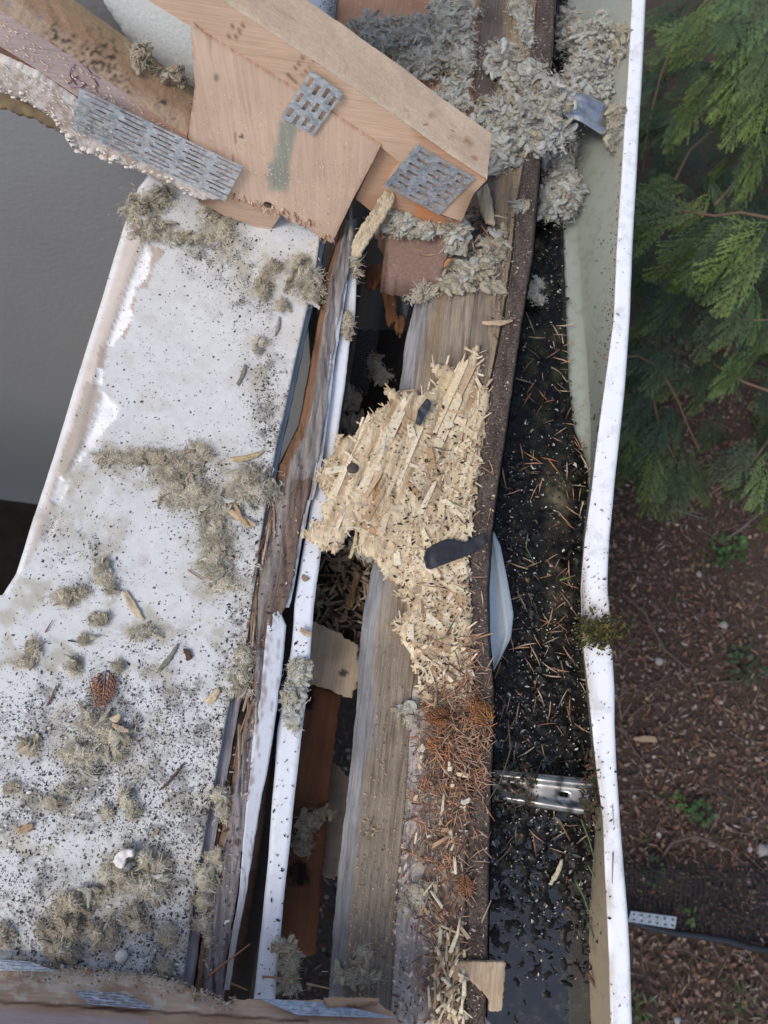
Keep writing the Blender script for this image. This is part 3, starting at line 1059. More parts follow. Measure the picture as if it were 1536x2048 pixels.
# ================================================================ FAR TRUSS
def saw(n, poly, Y, smax=1.0, cols=None):
    xs = [p[0] for p in poly]; ys_ = [p[1] for p in poly]
    k = 0
    while k < n:
        x, y = random.uniform(min(xs), max(xs)), random.uniform(min(ys_), max(ys_))
        if not inpoly(x, y, poly):
            continue
        k += 1
        p = PY(x, y, Y)
        a = random.gauss(-0.5, 0.7)
        ln, wd = random.uniform(0.0015, 0.0052) * smax, random.uniform(0.0008, 0.0017) * smax
        d = Vector((math.cos(a), -0.15, math.sin(a))) * ln / 2
        s = Vector((-math.sin(a), 0, math.cos(a))) * wd / 2
        u = Vector((0, -0.0008, 0))
        mb.add([p - d, p + s + u, p + d, p - s + u], [(0, 1, 2), (0, 2, 3)], vcol(random.choice(cols or [srgb(236, 214, 188), srgb(220, 190, 160), srgb(245, 230, 210)]), .1))
def nail_plate(name, parent, q, proj, ext, rows, cols, slot=0.36, frac=0.66, ends=True, across=False, col=(1, 1, 1), warp=0.0):
    """punched steel plate; q = its four corners in photo pixels (TL, TR, BR, BL), slots run TL->TR (or down if across)"""
    a, b, c, d = [proj(*p) for p in q]
    ext = Vector(ext)
    if across:
        a, b, c, d = a, d, c, b
    mb = MB()

    def at(u, v):
        p = (a.lerp(b, u)).lerp(d.lerp(c, u), v)
        if warp:
            p = p - ext.normalized() * (warp * (0.4 + 0.6 * math.sin(u * 3 + v * 2) + 0.5 * nz(u * 4, v * 4, 3)))
        return p

    def cell(u0, u1, v0, v1):
        k = max(1, int((u1 - u0) * 14))
        for s in range(k):
            x0, x1 = u0 + (u1 - u0) * s / k, u0 + (u1 - u0) * (s + 1) / k
            t = [at(x0, v0), at(x1, v0), at(x1, v1), at(x0, v1)]
            mb.add(t + [p + ext for p in t], [(0, 1, 2, 3), (7, 6, 5, 4), (0, 4, 5, 1), (1, 5, 6, 2), (2, 6, 7, 3), (3, 7, 4, 0)], col)
    for r in range(rows):
        v0, v1 = r / rows, (r + 1) / rows
        s0, s1 = v0 + (v1 - v0) * (0.5 - slot / 2), v0 + (v1 - v0) * (0.5 + slot / 2)
        cell(0, 1, v0, s0)
        cell(0, 1, s1, v1)
        sh = (0.5 if r % 2 else 0.0) * 0.35
        u = 0.0
        k = 0
        edges = []
        n = cols
        for k in range(-1, n + 1):
            m0 = (k + 0.5 + sh) / n
            edges.append((m0 - frac / 2 / n, m0 + frac / 2 / n))
        prev = 0.0
        for e0, e1 in edges:
            e0, e1 = max(0, e0), min(1, e1)
            if e1 <= 0 or e0 >= 1:
                continue
            if not ends and (e0 <= 0.0 or e1 >= 1.0):
                continue
            if e0 > prev + 1e-4:
                cell(prev, e0, s0, s1)
            prev = max(prev, e1)
        if prev < 1 - 1e-4:
            cell(prev, 1, s0, s1)
    return mb.build(name, GALV, parent, smooth=False)


TY = 0.046
truss = thing('roof_truss', PY(600, 480, YT), 'far timber roof truss with a plywood gusset and clean sawn rafter', 'truss')
UP = Vector((0, TY, 0))


def chordcol(x, y):
    return lerp3(srgb(205, 166, 134), srgb(180, 140, 108), 0.5 + nz(x * .01, y * .01, 101)) if True else 0


def rafter_front(x, y):
    c = lerp3(srgb(222, 192, 166), srgb(212, 180, 154), 0.5 + 0.8 * nz(x * .012, y * .012, 102))
    for (a, b, a2, b2, w0) in ((470, 78, 492, 40, 4), (458, 74, 466, 48, 3), (588, 140, 612, 108, 4), (606, 148, 630, 120, 3.5), (575, 150, 590, 162, 6)):
        c = lerp3(c, srgb(110, 72, 56), 0.8 * ss(w0, w0 * .2, segd(x, y, a, b, a2, b2)))
    c = lerp3(c, srgb(176, 110, 70), 0.6 * ss(24, 2, abs(segd(x, y, 830, 262, 978, 352))) * ss(800, 850, x))
    if x > 905:
        c = lerp3(c, srgb(150, 125, 95), ss(900, 945, x) * ss(360, 400, y) * .8)
    return c


def segd(x, y, ax, ay, bx, by):
    dx, dy = bx - ax, by - ay
    t = max(0, min(1, ((x - ax) * dx + (y - ay) * dy) / (dx * dx + dy * dy)))
    return math.hypot(x - ax - dx * t, y - ay - dy * t)


def rafter_top(x, y):
    c = lerp3(srgb(226, 200, 172), srgb(216, 188, 160), 0.5 + 0.8 * nz(x * .01, y * .01, 103))
    d = segd(x, y, 443, 0, 978, 358)
    c = lerp3(c, srgb(236, 214, 182), ss(10, 2, d) * (0.6 + nz(x * .05, y * .05, 8)))
    for a, b, r in ((962, 298, 16), (890, 250, 10), (880, 245, 5), (848, 226, 7), (930, 285, 9)):
        c = lerp3(c, srgb(150, 110, 84), 0.8 * ss(r, r * .3, math.hypot(x - a, (y - b) * 1.3) + 4 * nz(x * .2, y * .2)))
    return c


# rafter: front face then top face meeting it at the shared edge
RE = [(200, -165), (443, 0), (612, 112), (700, 171), (798, 237), (880, 296), (974, 359)]          # front/top arris
RF = [(150, -96), (295, 0), (410, 70), (520, 138), (640, 214), (760, 292), (800, 326), (772, 372), (880, 428), (923, 443), (947, 388)]
mb = MB()
gridpoly(mb, RE + RF[::-1], py_(YT), (0, TY, 0), 7, colf=rafter_front)
top = [p for p in RE]
rows = []
for (x, y) in RE:
    rows.append(PY(x, y, YT))
nseg = 60
vs, cs = [], []
for i in range(nseg + 1):
    t = i / nseg * (len(RE) - 1)
    k = min(int(t), len(RE) - 2)
    x = RE[k][0] + (RE[k + 1][0] - RE[k][0]) * (t - k)
    y = RE[k][1] + (RE[k + 1][1] - RE[k][1]) * (t - k)
    p = PY(x, y, YT)
    for j in range(9):
        dy = TY * 1.9 * j / 8
        wob = 0.0012 * fr(i * .2, j * .4, 5)
        q = p + Vector((0.0, dy, wob + 0.0006))
        vs.append(q)
        u = j / 8
        cs.append(rafter_top(x + 55 * u * 1.2, y - 65 * u))
n9 = 9
fs = [(i * n9 + j, (i + 1) * n9 + j, (i + 1) * n9 + j + 1, i * n9 + j + 1) for i in range(nseg) for j in range(8)]
b0 = len(vs)
for i in range(nseg + 1):                 # back face
    q = Vector(vs[i * n9 + 8])
    vs.append(q - Vector((0, 0, 0.12)))
    cs.append(cs[i * n9 + 8])
fs += [(i * n9 + 8, (i + 1) * n9 + 8, b0 + i + 1, b0 + i) for i in range(nseg)]
e0 = nseg * n9                            # end grain at the heel
E1 = PY(947, 388, YT)
E2 = Vector((E1.x, vs[e0 + 8][1], E1.z))
vs += [E1, E2]
cs += [srgb(185, 130, 95)] * 2
fs.append(tuple([e0 + j for j in range(9)] + [len(vs) - 1, len(vs) - 2]))
mb.add(vs, fs, cs)
mb.build('rafter', WOODS, truss, smooth=False)

# plywood gusset
GP = [(380, 40), (407, 66), (520, 134), (640, 210), (762, 290), (745, 325), (705, 400), (664, 487), (640, 474), (610, 452), (585, 446), (555, 424), (520, 415), (475, 398), (420, 360), (376, 275), (390, 170)]


def gusset_col(x, y):
    c = lerp3(srgb(226, 198, 176), srgb(214, 184, 162), 0.5 + 0.9 * nz(x * .01, y * .006, 104))
    s = ss(26, 8, abs(x - (575 - (y - 260) * 0.17)) + 8 * nz(x * .05, y * .05, 4)) * ss(225, 250, y) * ss(395, 365, y)
    s = max(s, ss(30, 12, abs(x - 558) + 10 * nz(x * .05, y * .05, 4)) * ss(315, 335, y) * ss(392, 372, y))
    c = lerp3(c, srgb(138, 156, 146), 0.8 * s)
    c = lerp3(c, srgb(120, 98, 86), 0.7 * ss(9, 2, math.hypot(x - 433, (y - 155) * .7)) + 0.4 * ss(5, 1, abs(x - 420)) * ss(130, 80, y))
    c = lerp3(c, srgb(50, 32, 36), ss(5, 3, math.hypot(x - 483, y - 273)))
    c = lerp3(c, srgb(150, 110, 92), 0.7 * ss(1.8, .5, abs(x - (471 - (y - 270) * .1))) * ss(258, 265, y))
    c = lerp3(c, srgb(170, 115, 80), 0.6 * ss(8, 0, nearest(x, y, GP)[0]) * (0.5 + nz(x * .1, y * .1)))
    return c


mb = MB()
gridpoly(mb, GP, py_(YT - 0.003), (0, 0.010, 0), 4.5, colf=gusset_col, jit=.4)
gus = mb.build('gusset', PLY, truss, smooth=False)
# torn veneer fibres on the edges of the gusset
mb = MB()
for k in range(60):
    if k < 60:
        t = random.random()
        x, y = 470 + t * 195 + random.uniform(-4, 4), 0
        y = 396 + (x - 475) * 0.36 + (18 if x > 640 else 0) + random.uniform(-12, 6)
        d = (random.uniform(-5, 5), random.uniform(4, 12))
    else:
        t = random.random()
        x, y = 407 + t * 355, 68 + t * 224
        y += random.uniform(-1, 3)
        d = (random.uniform(-2, 3), random.uniform(2, 6))
    Yp = YT - 0.004
    sliver(mb, PY(x, y, Yp), PY(x + d[0], y + d[1], Yp - random.uniform(0, 0.004)), random.uniform(0.001, 0.003), 0.0006, vcol(random.choice([srgb(200, 160, 128), srgb(165, 110, 80), srgb(225, 195, 165)]), .12), up=Vector((0, -1, 0.2)))
mb.build('torn_fibres', CHIP, gus)
# screw with a washer head
sc = MB()
c0 = PY(535, 411, YT - 0.005)
for r, dz, cc in ((0.0075, 0, 0.10), (0.0052, -0.0015, 0.16), (0.002, -0.0018, 0.05)):
    vs = [c0 + Vector((0, dz, 0))] + [c0 + Vector((math.cos(a) * r, dz + 0.0012, math.sin(a) * r)) for a in [i * math.pi / 7 for i in range(14)]] 
    sc.add(vs, [(0, 1 + i, 1 + (i + 1) % 14) for i in range(14)], (cc * 1.3, cc, cc * .9))
sc.tube([c0 + Vector((0, 0.001, 0)), c0 + Vector((0, 0.02, 0))], 0.003, 8, (0.1, 0.09, 0.08))
sc.build('screw', STEEL, truss)

# web chord with purple stained face and mouldy top
WF = [(-60, -20), (0, 20), (100, 86), (200, 152), (300, 222), (374, 273), (380, 305), (260, 250), (150, 190), (60, 130), (-60, 55)]


def web_col(x, y):
    c = lerp3(srgb(196, 176, 172), srgb(180, 162, 160), 0.5 + nz(x * .012, y * .012, 105))
    c = lerp3(c, srgb(196, 160, 140), ss(220, 330, x))
    return c


mb = MB()
gridpoly(mb, WF, py_(YT + 0.001), (0, TY, 0), 7, colf=web_col)
arr = [(-60, -20), (0, 20), (100, 86), (200, 152), (300, 222), (374, 273)]
vs, cs = [], []
MOULD = [(200, 120, 60, 45), (245, 155, 22, 22), (268, 180, 14, 10), (140, 90, 30, 20), (340, 205, 14, 10), (120, 75, 25, 25)]
for i in range(101):
    t = i / 100 * 5
    k = min(int(t), 4)
    x = arr[k][0] + (arr[k + 1][0] - arr[k][0]) * (t - k)
    y = arr[k][1] + (arr[k + 1][1] - arr[k][1]) * (t - k)
    p = PY(x, y, YT + 0.001)
    for j in range(17):
        u = j / 16
        q = p + Vector((0, 0.088 * u, 0.0005 + 0.001 * fr(i * .2, j * .3, 9)))
        px, py = x + 62 * u, y - 92 * u
        c = lerp3(srgb(214, 186, 158), srgb(190, 158, 128), ss(.15, .5, u + .4 * nz(px * .02, py * .02, 4)))
        c = lerp3(c, srgb(165, 150, 120), ss(.6, .95, u) * .8)
        m = 0
        for a, b, ra, rb in MOULD:
            m = max(m, math.exp(-((px - a) / ra) ** 2 - ((py - b) / rb) ** 2))
        c = lerp3(c, (0.04, 0.038, 0.036), max(0, min(.92, 2.6 * m * max(0, 0.1 + fr(px * .09, py * .09, 12, 5)))))
        vs.append(q)
        cs.append(c)
fs = [(i * 17 + j, (i + 1) * 17 + j, (i + 1) * 17 + j + 1, i * 17 + j + 1) for i in range(100) for j in range(16)]
mb.add(vs, fs, cs)
web = mb.build('web_chord', wood('stained_chord', contrast=0.2, line=0.1, blotch=0.2, bump=0.25, rot=(0, CH_ANG, 0), along='X', dark=(0.2, 0.12, 0.1)), truss, smooth=False)
mb = MB()                                    # purple ink scribble
for pts in ([(138, 150), (146, 160), (152, 170)], [(150, 128), (140, 145), (142, 158), (156, 152)], [(135, 168), (150, 155), (172, 168), (160, 176), (140, 174)], [(160, 125), (176, 138), (184, 150)],
            [(176, 150), (190, 160), (196, 172), (186, 178)], [(188, 150), (200, 158)]):
    mb.tube([PY(x, y, YT - 0.0002) for x, y in pts], 0.0011, 4, srgb(150, 100, 130), flat=.4)
mb.build('ink_scribble', CHIP, web)

# bottom chord, capped in crumbled plaster
BF = [(-60, 20), (60, 128), (150, 190), (330, 285), (480, 358), (562, 430), (539, 463), (450, 432), (335, 366), (150, 258), (-60, 150)]
mb = MB()
gridpoly(mb, BF, py_(YT + 0.0035), (0, TY, 0), 7, colf=lambda x, y: lerp3(srgb(120, 92, 74), srgb(205, 175, 150), ss(380, 470, x)))
bot = mb.build('bottom_chord', WOODX, truss, smooth=False)
mb = MB()
PL = [(-60, 95), (0, 118), (70, 150), (150, 205), (250, 265), (360, 322), (450, 398), (392, 398), (338, 366), (281, 343), (203, 312), (160, 306), (140, 278), (100, 232), (50, 200), (0, 184), (-60, 150)]
gridpoly(mb, PL, py_(YT - 0.006), (0, 0.03, 0), 5.0, jit=.3,
         disp=lambda x, y: Vector((0, -0.003 * abs(fr(x * .06, y * .06, 3, 5)) - 0.018 * ss(14, 0, nearest(x, y, PL)[0]) * 0 , 0.002 * fr(x * .1, y * .1, 14, 3))),
         colf=lambda x, y: lerp3((0.62, 0.58, 0.54), (0.46, 0.38, 0.33), ss(-.1, .35, fr(x * .04, y * .04, 33, 4) + .25 - .01 * nearest(x, y, [(-60, 150), (0, 184), (50, 200), (100, 232), (140, 278), (160, 306), (203, 312), (281, 343), (338, 366)])[0] * .8)))
rim_ = [(-60, 150), (0, 184), (50, 198), (100, 230), (138, 272), (150, 300), (203, 312), (281, 343), (338, 366), (392, 396)]
for k in range(80):                         # bubbly squeezed-out edge
    t = random.random() * (len(rim_) - 1)
    i = min(int(t), len(rim_) - 2)
    x = rim_[i][0] + (rim_[i + 1][0] - rim_[i][0]) * (t - i) + random.uniform(-5, 5)
    y = rim_[i][1] + (rim_[i + 1][1] - rim_[i][1]) * (t - i) + random.uniform(-12, 5)
    r = random.uniform(0.0015, 0.004) * (1.9 if 135 < x < 240 else 1)
    p = PY(x, y, YT - 0.006)
    vs, n = [], 8
    for th in (0.25, 0.9, 1.6, 2.3):
        for a in range(n):
            q = Vector((math.cos(a * 2 * math.pi / n) * math.sin(th) * 1.3, -math.cos(th), math.sin(a * 2 * math.pi / n) * math.sin(th)))
            vs.append(p + q * r * random.uniform(.9, 1.1))
    fs = [(g * n + i2, g * n + (i2 + 1) % n, (g + 1) * n + (i2 + 1) % n, (g + 1) * n + i2) for g in range(3) for i2 in range(n)] + [tuple(range(n))]
    mb.add(vs, fs, vcol((0.62, 0.58, 0.52), .05))
mb.build('plaster_crust', PLASTER, bot)
mb = MB()
saw(500, PL, YT - .0085, 1.5, [srgb(236, 228, 220), srgb(220, 205, 190), srgb(190, 160, 140)])
mb.build('plaster_flakes', PLASTER, bot)
mb = MB()
gridpoly(mb, [(-60, 140), (0, 180), (100, 228), (140, 262), (136, 276), (80, 244), (0, 216), (-60, 188)], py_(YT + 0.012), (0, 0.04, 0), 6, jit=3,
         colf=lambda x, y: lerp3(srgb(150, 132, 100), srgb(120, 104, 84), .5 + nz(x * .05, y * .05, 7)))
mb.build('edge_strip', PLASTER, bot)

# plates
nail_plate('nail_plate', truss, [(622, 141), (687, 187), (626, 272), (562, 234)], py_(YT - 0.0075), (0, 0.0015, 0), 4, 3, slot=.46, frac=.60, across=True, warp=0.001)
nail_plate('nail_plate', truss, [(834, 290), (950, 356), (878, 430), (768, 369)], py_(YT - 0.0045), (0, 0.0015, 0), 7, 3, slot=.40, frac=.55, warp=0.0015, col=(.85, .87, .9))
nail_plate('nail_plate', truss, [(160, 176), (486, 333), (450, 403), (144, 256)], py_(YT - 0.014), (0, 0.0015, 0), 9, 5, slot=.40, frac=.66, warp=0.002)
mb = MB()                                     # lower heel wedge
gridpoly(mb, [(762, 290), (802, 326), (772, 372), (880, 430), (925, 445), (900, 520), (800, 470), (712, 398)], py_(YT + 0.012), (0, 0.04, 0), 6,
         colf=lambda x, y: lerp3(srgb(206, 168, 140), srgb(180, 136, 106), ss(360, 460, y)) if not (830 < x < 890 and 400 < y < 450) else srgb(205, 140, 100))
mb.build('heel_wedge', WOODS, truss, smooth=False)

# sawdust flakes on its face
mb = MB()
saw(330, [(420, 180), (560, 200), (750, 300), (664, 480), (560, 425), (478, 360), (385, 260)], YT - 0.0036)
saw(260, [(480, 330), (740, 320), (664, 480), (560, 425)], YT - 0.0036)
saw(150, [(0, 30), (372, 275), (320, 275), (0, 90)], YT - 0.0005, 1.4)
saw(420, [(170, 215), (486, 333), (450, 400), (146, 255)], YT - 0.017, .9)
saw(120, [(860, 340), (948, 356), (878, 428), (840, 405)], YT - 0.0075, .8)
tag(mb.build('sawdust', CHIP, base=PY(600, 480, YT)), 'pale sawdust flakes stuck to the far truss face', 'sawdust', kind='stuff')

# blocking piece under the heel
mb = MB()
gridpoly(mb, [(750, 430), (900, 425), (908, 470), (890, 522), (884, 537), (830, 536), (764, 530), (770, 500), (772, 478)], pz(L + 0.045), (0, 0, -0.05), 6, jit=2.5,
         disp=lambda x, y: Vector((0, 0, -0.10 * ss(470, 540, y) * .35)),
         colf=lambda x, y: lerp3(srgb(150, 118, 98), srgb(128, 104, 92), ss(455, 490, y)) if x > 775 else srgb(96, 74, 62))
tag(mb.build('wood_block', CHIP), 'purplish brown wooden block under the heel of the far truss', 'block')

# boards seen past the truss
mb = MB()
gridpoly(mb, [(676, -60), (672, 20), (664, 60), (700, 130), (800, 220), (930, 300), (952, 230), (948, 190), (962, 0), (965, -60)], pz(L - 0.02), (0, 0, -0.015), 9,
         colf=lambda x, y: lerp3(srgb(208, 164, 130), srgb(190, 142, 110), .5 + nz(x * .01, y * .01, 31)))
tag(mb.build('sheathing_board', PLYY), 'orange brown sheathing board half buried in wool behind the rafter', 'board')
mb = MB()
gridpoly(mb, [(560, -60), (590, 10), (640, 30), (668, 50), (672, 10), (678, -60)], pz(L - 0.01), (0, 0, -0.013), 6, colf=lambda x, y: (0.6, 0.62, 0.65),
         dens=lambda x, y: 0.8 * ss(40, 5, 672 - x))
tag(mb.build('plaster_offcut', BOARD), 'small corner of mouldy plaster board beside the orange sheathing', 'board')

# ================================================================ NEAR TRUSS
near = thing('roof_truss', PY(300, 1950, YN), 'near timber roof truss dusty with plaster along the bottom', 'truss')
LOWE = [(-80, 1926), (0, 1928), (100, 1935), (200, 1942), (300, 1951), (345, 1962), (385, 1978), (430, 1994), (452, 2006), (470, 1998), (560, 1999), (680, 2001), (755, 2003), (790, 2030), (812, 2060)]
mb = MB()
def near_col(x, y):
    c = lerp3(srgb(222, 190, 164), srgb(200, 164, 138), .5 + nz(x * .01, y * .03, 61))
    cr = 2003 + x * 0.065
    if y < cr and x < 460:
        c = lerp3(c, srgb(232, 214, 192), ss(.0, .4, fr(x * .03, y * .06, 62, 4) + ss(1990, 1945, y) * .5))
    if y > cr + 6 and x < 300:
        c = lerp3(c, srgb(206, 186, 188), ss(cr + 6, cr + 26, y))
    c = lerp3(c, srgb(110, 70, 50), .9 * ss(4, 1.2, abs(y - cr + .7 * nz(x * .06, 0, 9))) * (1 if x < 620 else 0))
    return c
def near_proj(x, y):  # lower strip tilted upward so that it catches more light
    cr = 2003 + x * .065
    zc_ = lambda yy: L + .008 + max(0, yy - 1925) * .00045
    if y <= cr:
        return P(x, y, zc_(y))
    return PY(x, y, P(x, cr, zc_(cr)).y)
def near_up(d):
    return lambda x, y: near_proj(x, y) + Vector((0, d * .7, d))
gridpoly(mb, LOWE + [(812, 2160), (-80, 2160)], near_proj, (0, -0.045, -.03), 5, jit=1.2, colf=near_col,
         disp=lambda x, y: Vector((0, 0.0012 * fr(x * .04, y * .1, 71, 4), 0)))
mb.build('chord', WOODX, near)
mb = MB()
gridpoly(mb, [(640, 2004), (758, 2004), (752, 2012), (700, 2018), (660, 2022)], near_up(.012), (0, -0.006, -.008), 5, jit=2, colf=lambda x, y: srgb(190, 158, 130))
mb.build('split_offcut', WOODX, near)
nail_plate('nail_plate', near, [(-70, 1922), (62, 1930), (118, 1950), (-70, 1946)], near_up(.008), (0, -0.0008, -.0012), 3, 4, slot=.2, warp=.001)
nail_plate('nail_plate', near, [(146, 1985), (250, 1992), (322, 2028), (180, 2014)], near_up(.009), (0, -0.0008, -.0012), 5, 4, slot=.3, warp=-.003, col=(.8, .8, .85))
nail_plate('nail_plate', near, [(513, 2002), (660, 2012), (792, 2043), (596, 2036)], near_up(.008), (0, -0.0008, -.0012), 4, 4, slot=.12, frac=.3, warp=-.001, col=(.8, .85, .95))
mb = MB()
for k in range(700):
    x = random.uniform(-40, 470)
    e = xat(LOWE, x) if False else np.interp(x, [p[0] for p in LOWE], [p[1] for p in LOWE])
    y = e + abs(random.gauss(0, 16)) - 2
    p = near_up(.005)(x, y)
    r = random.uniform(.001, .0032)
    vs = [p + Vector((random.uniform(-1, 1), random.uniform(-.5, 1), random.uniform(-1, 1))) * r for _ in range(5)]
    mb.add(vs, [(0, 1, 2), (0, 2, 3), (0, 3, 1), (4, 1, 2), (4, 2, 3), (4, 3, 1)], vcol(random.choice([srgb(214, 196, 172), srgb(196, 172, 148), srgb(225, 214, 200)]), .12))
tag(mb.build('plaster_dust', PLASTER, base=PY(300, 1950, YN)), 'lumpy plaster dust lying on the near truss', 'dust', kind='stuff')

# ================================================================ TORN STRAND BOARD
OSB = [(862, 722), (880, 728), (896, 724), (911, 742), (928, 732), (936, 716), (951, 690), (960, 686), (957, 721), (964, 741), (956, 765), (976, 770), (980, 800), (972, 850), (966, 880), (956, 960), (947, 1030), (938, 1075),
       (941, 1177), (945, 1278), (949, 1360), (938, 1400), (900, 1410), (868, 1418), (842, 1410), (838, 1350), (830, 1343), (823, 1300), (802, 1274), (784, 1240), (812, 1226), (816, 1195), (792, 1190), (806, 1172), (772, 1150), (748, 1113),
       (716, 1102), (720, 1060), (708, 1054), (694, 1066), (672, 1104), (642, 1094), (603, 1066), (623, 1052), (650, 1035), (640, 1012), (656, 996), (634, 957), (640, 935), (660, 920), (676, 867), (701, 880), (726, 839), (752, 819), (786, 800),
       (769, 774), (780, 772), (803, 792), (826, 775), (844, 784), (868, 772), (880, 756), (870, 740)]


def osb_z(x, y):
    z = L + 0.010
    z += 0.012 * ss(1150, 950, y) * ss(930, 760, x)            # it rides up over the hole
    z += 0.004 * math.sin(x * .02 + y * .013)
    return z


def osb_col(x, y):
    c = lerp3((0.78, 0.655, 0.455), (0.69, 0.545, 0.35), .45 + 0.9 * fr(x * .02, y * .02, 81, 4))
    c = lerp3(c, (0.68, 0.55, 0.37), ss(1000, 800, y) * .5)
    c = lerp3(c, (0.42, 0.21, 0.07), .85 * ss(9, 2, abs(x - (752 - (y - 980) * .12)) + 2 * nz(y * .1, 0)) * ss(950, 962, y) * ss(1045, 1025, y))
    c = lerp3(c, (0.20, 0.13, 0.09), .7 * ss(5, 1, abs(x - (737 - (y - 980) * .2))) * ss(950, 955, y) * ss(990, 975, y))
    c = lerp3(c, (0.62, 0.45, 0.12), .7 * math.exp(-((x - 905) / 18) ** 2 - ((y - 785) / 28) ** 2))
    c = lerp3(c, (0.38, 0.22, 0.10), .5 * ss(.15, .4, nz((x + y * .5) * .06, (y - x * .5) * .008, 88)))
    c = lerp3(c, (0.04, 0.035, 0.03), .9 * math.exp(-((x - 878) / 20) ** 2 - ((y - 955) / 34) ** 2) * ss(-.1, .25, fr(x * .1, y * .1, 6)))
    c = lerp3(c, (0.26, 0.24, 0.22), .55 * ss(4, 1, abs(y - (1004 + (x - 700) * .19))) * ss(695, 705, x) * ss(810, 795, x))
    return c


def osb_disp(x, y):
    g = (x + y * .45) * .11, (y - x * .45) * .010
    d = 0.006 * fr(g[0], g[1], 14, 4) - 0.006 * ss(.15, .35, nz(g[0] * 1.7, g[1] * 1.2, 37)) if y < 1010 else 0.0035 * fr(x * .05, y * .05, 5, 5)
    e = nearest(x, y, OSB)[0]
    return Vector((0, 0, d - 0.004 * ss(8, 0, e)))


osb = thing('strand_board', P(820, 1050, L), 'big torn shard of pale yellow strand board with shredded edges over the hole', 'board')
mb = MB()
gridpoly(mb, OSB, pz(osb_z), (0, 0, -0.011), 4.0, colf=osb_col, disp=osb_disp, rag=4.0, jit=2.0)
mb.build('board_sheet', OSBM, osb)
mb = MB()
PAL = [(0.77, 0.645, 0.445), (0.74, 0.605, 0.40), (0.79, 0.68, 0.495), (0.70, 0.545, 0.35), (0.56, 0.40, 0.25), (0.73, 0.62, 0.44), (0.76, 0.66, 0.48), (0.44, 0.29, 0.17)]
for kind_, cnt in (('plank', 15), ('flake', 100), ('bit', 640)):
    k = 0
    while k < cnt:
        x, y = random.uniform(600, 985), random.uniform(690, 1415)
        if not inpoly(x, y, OSB):
            continue
        up_zone = y < 1010 and x < 930 - (y - 800) * .25
        if kind_ == 'plank' and not up_zone:
            continue
        if kind_ != 'plank' and up_zone and random.random() < .72:
            continue
        if kind_ == 'plank':
            a, ln, wd = random.gauss(math.radians(64), .06), random.uniform(50, 150), random.uniform(6, 24)
        elif kind_ == 'flake':
            a, ln, wd = random.uniform(0, math.pi), random.uniform(16, 52), random.uniform(5, 19)
        else:
            a, ln, wd = random.uniform(0, math.pi), random.uniform(5, 14), random.uniform(1.2, 3.5)
        dx, dy = math.cos(a) * ln / 2, -math.sin(a) * ln / 2
        if not (inpoly(x - dx * .8, y - dy * .8, OSB) and inpoly(x + dx * .8, y + dy * .8, OSB)):
            continue
        k += 1
        z = osb_z(x, y) + osb_disp(x, y).z * .6 + random.uniform(0.0005, 0.003)
        t = random.gauss(0, .0012 if kind_ == 'plank' else .002)
        sliver(mb, P(x - dx, y - dy, z - t), P(x + dx, y + dy, z + t), wd * .00075, random.uniform(.0004, .001), vcol(random.choice(PAL), .07))
# torn fingers round the outline
for a, b in zip(OSB, OSB[1:] + OSB[:1]):
    n = int(math.hypot(b[0] - a[0], b[1] - a[1]) / 11)
    for s in range(n):
        t = random.random()
        x, y = a[0] + (b[0] - a[0]) * t, a[1] + (b[1] - a[1]) * t
        if x > 930 and y > 760:
            if random.random() < .5: continue
        ex, ey = b[1] - a[1], -(b[0] - a[0])
        q = math.hypot(ex, ey) + 1e-6
        o = random.uniform(1, 12) * (1.5 if y < 800 else 1)
        an = math.atan2(ey, ex) + random.gauss(0, .6)
        z = osb_z(x, y) + random.uniform(-.008, .003)
        sliver(mb, P(x - math.cos(an) * 10, y - math.sin(an) * 10, z), P(x + math.cos(an) * o, y + math.sin(an) * o, z + random.gauss(0, .003)), random.uniform(1.5, 6) * .00075, .0008, vcol(random.choice(PAL), .12))
mb.build('loose_strands', CHIP, osb, smooth=False)
mb = MB()
c0 = P(705, 936, L + 0.032)
vs = [c0 + Vector((0, 0, .0015))]
for r, dz in ((.0055, .0012), (.0088, 0), (.0088, -.003)):
    vs += [c0 + Vector((math.cos(i * math.pi / 9) * r, math.sin(i * math.pi / 9) * r * .95, dz + .0004 * math.cos(i * math.pi / 9))) for i in range(18)]
fs = [(0, 1 + i, 1 + (i + 1) % 18) for i in range(18)]
for g in (0, 1):
    fs += [(1 + g * 18 + i, 1 + g * 18 + 18 + i, 1 + g * 18 + 18 + (i + 1) % 18, 1 + g * 18 + (i + 1) % 18) for i in range(18)]
mb.add(vs, fs, (0.075, 0.055, 0.05))
mb.tube([c0 - Vector((0, 0, .002)), c0 - Vector((.002, 0, .03))], .0018, 8, (0.075, 0.055, 0.05))
tag(mb.build('roofing_nail', colmat('rusty_nail', rough=.6, var=.4)), 'round rusty nail head in the torn strand board', 'nail')
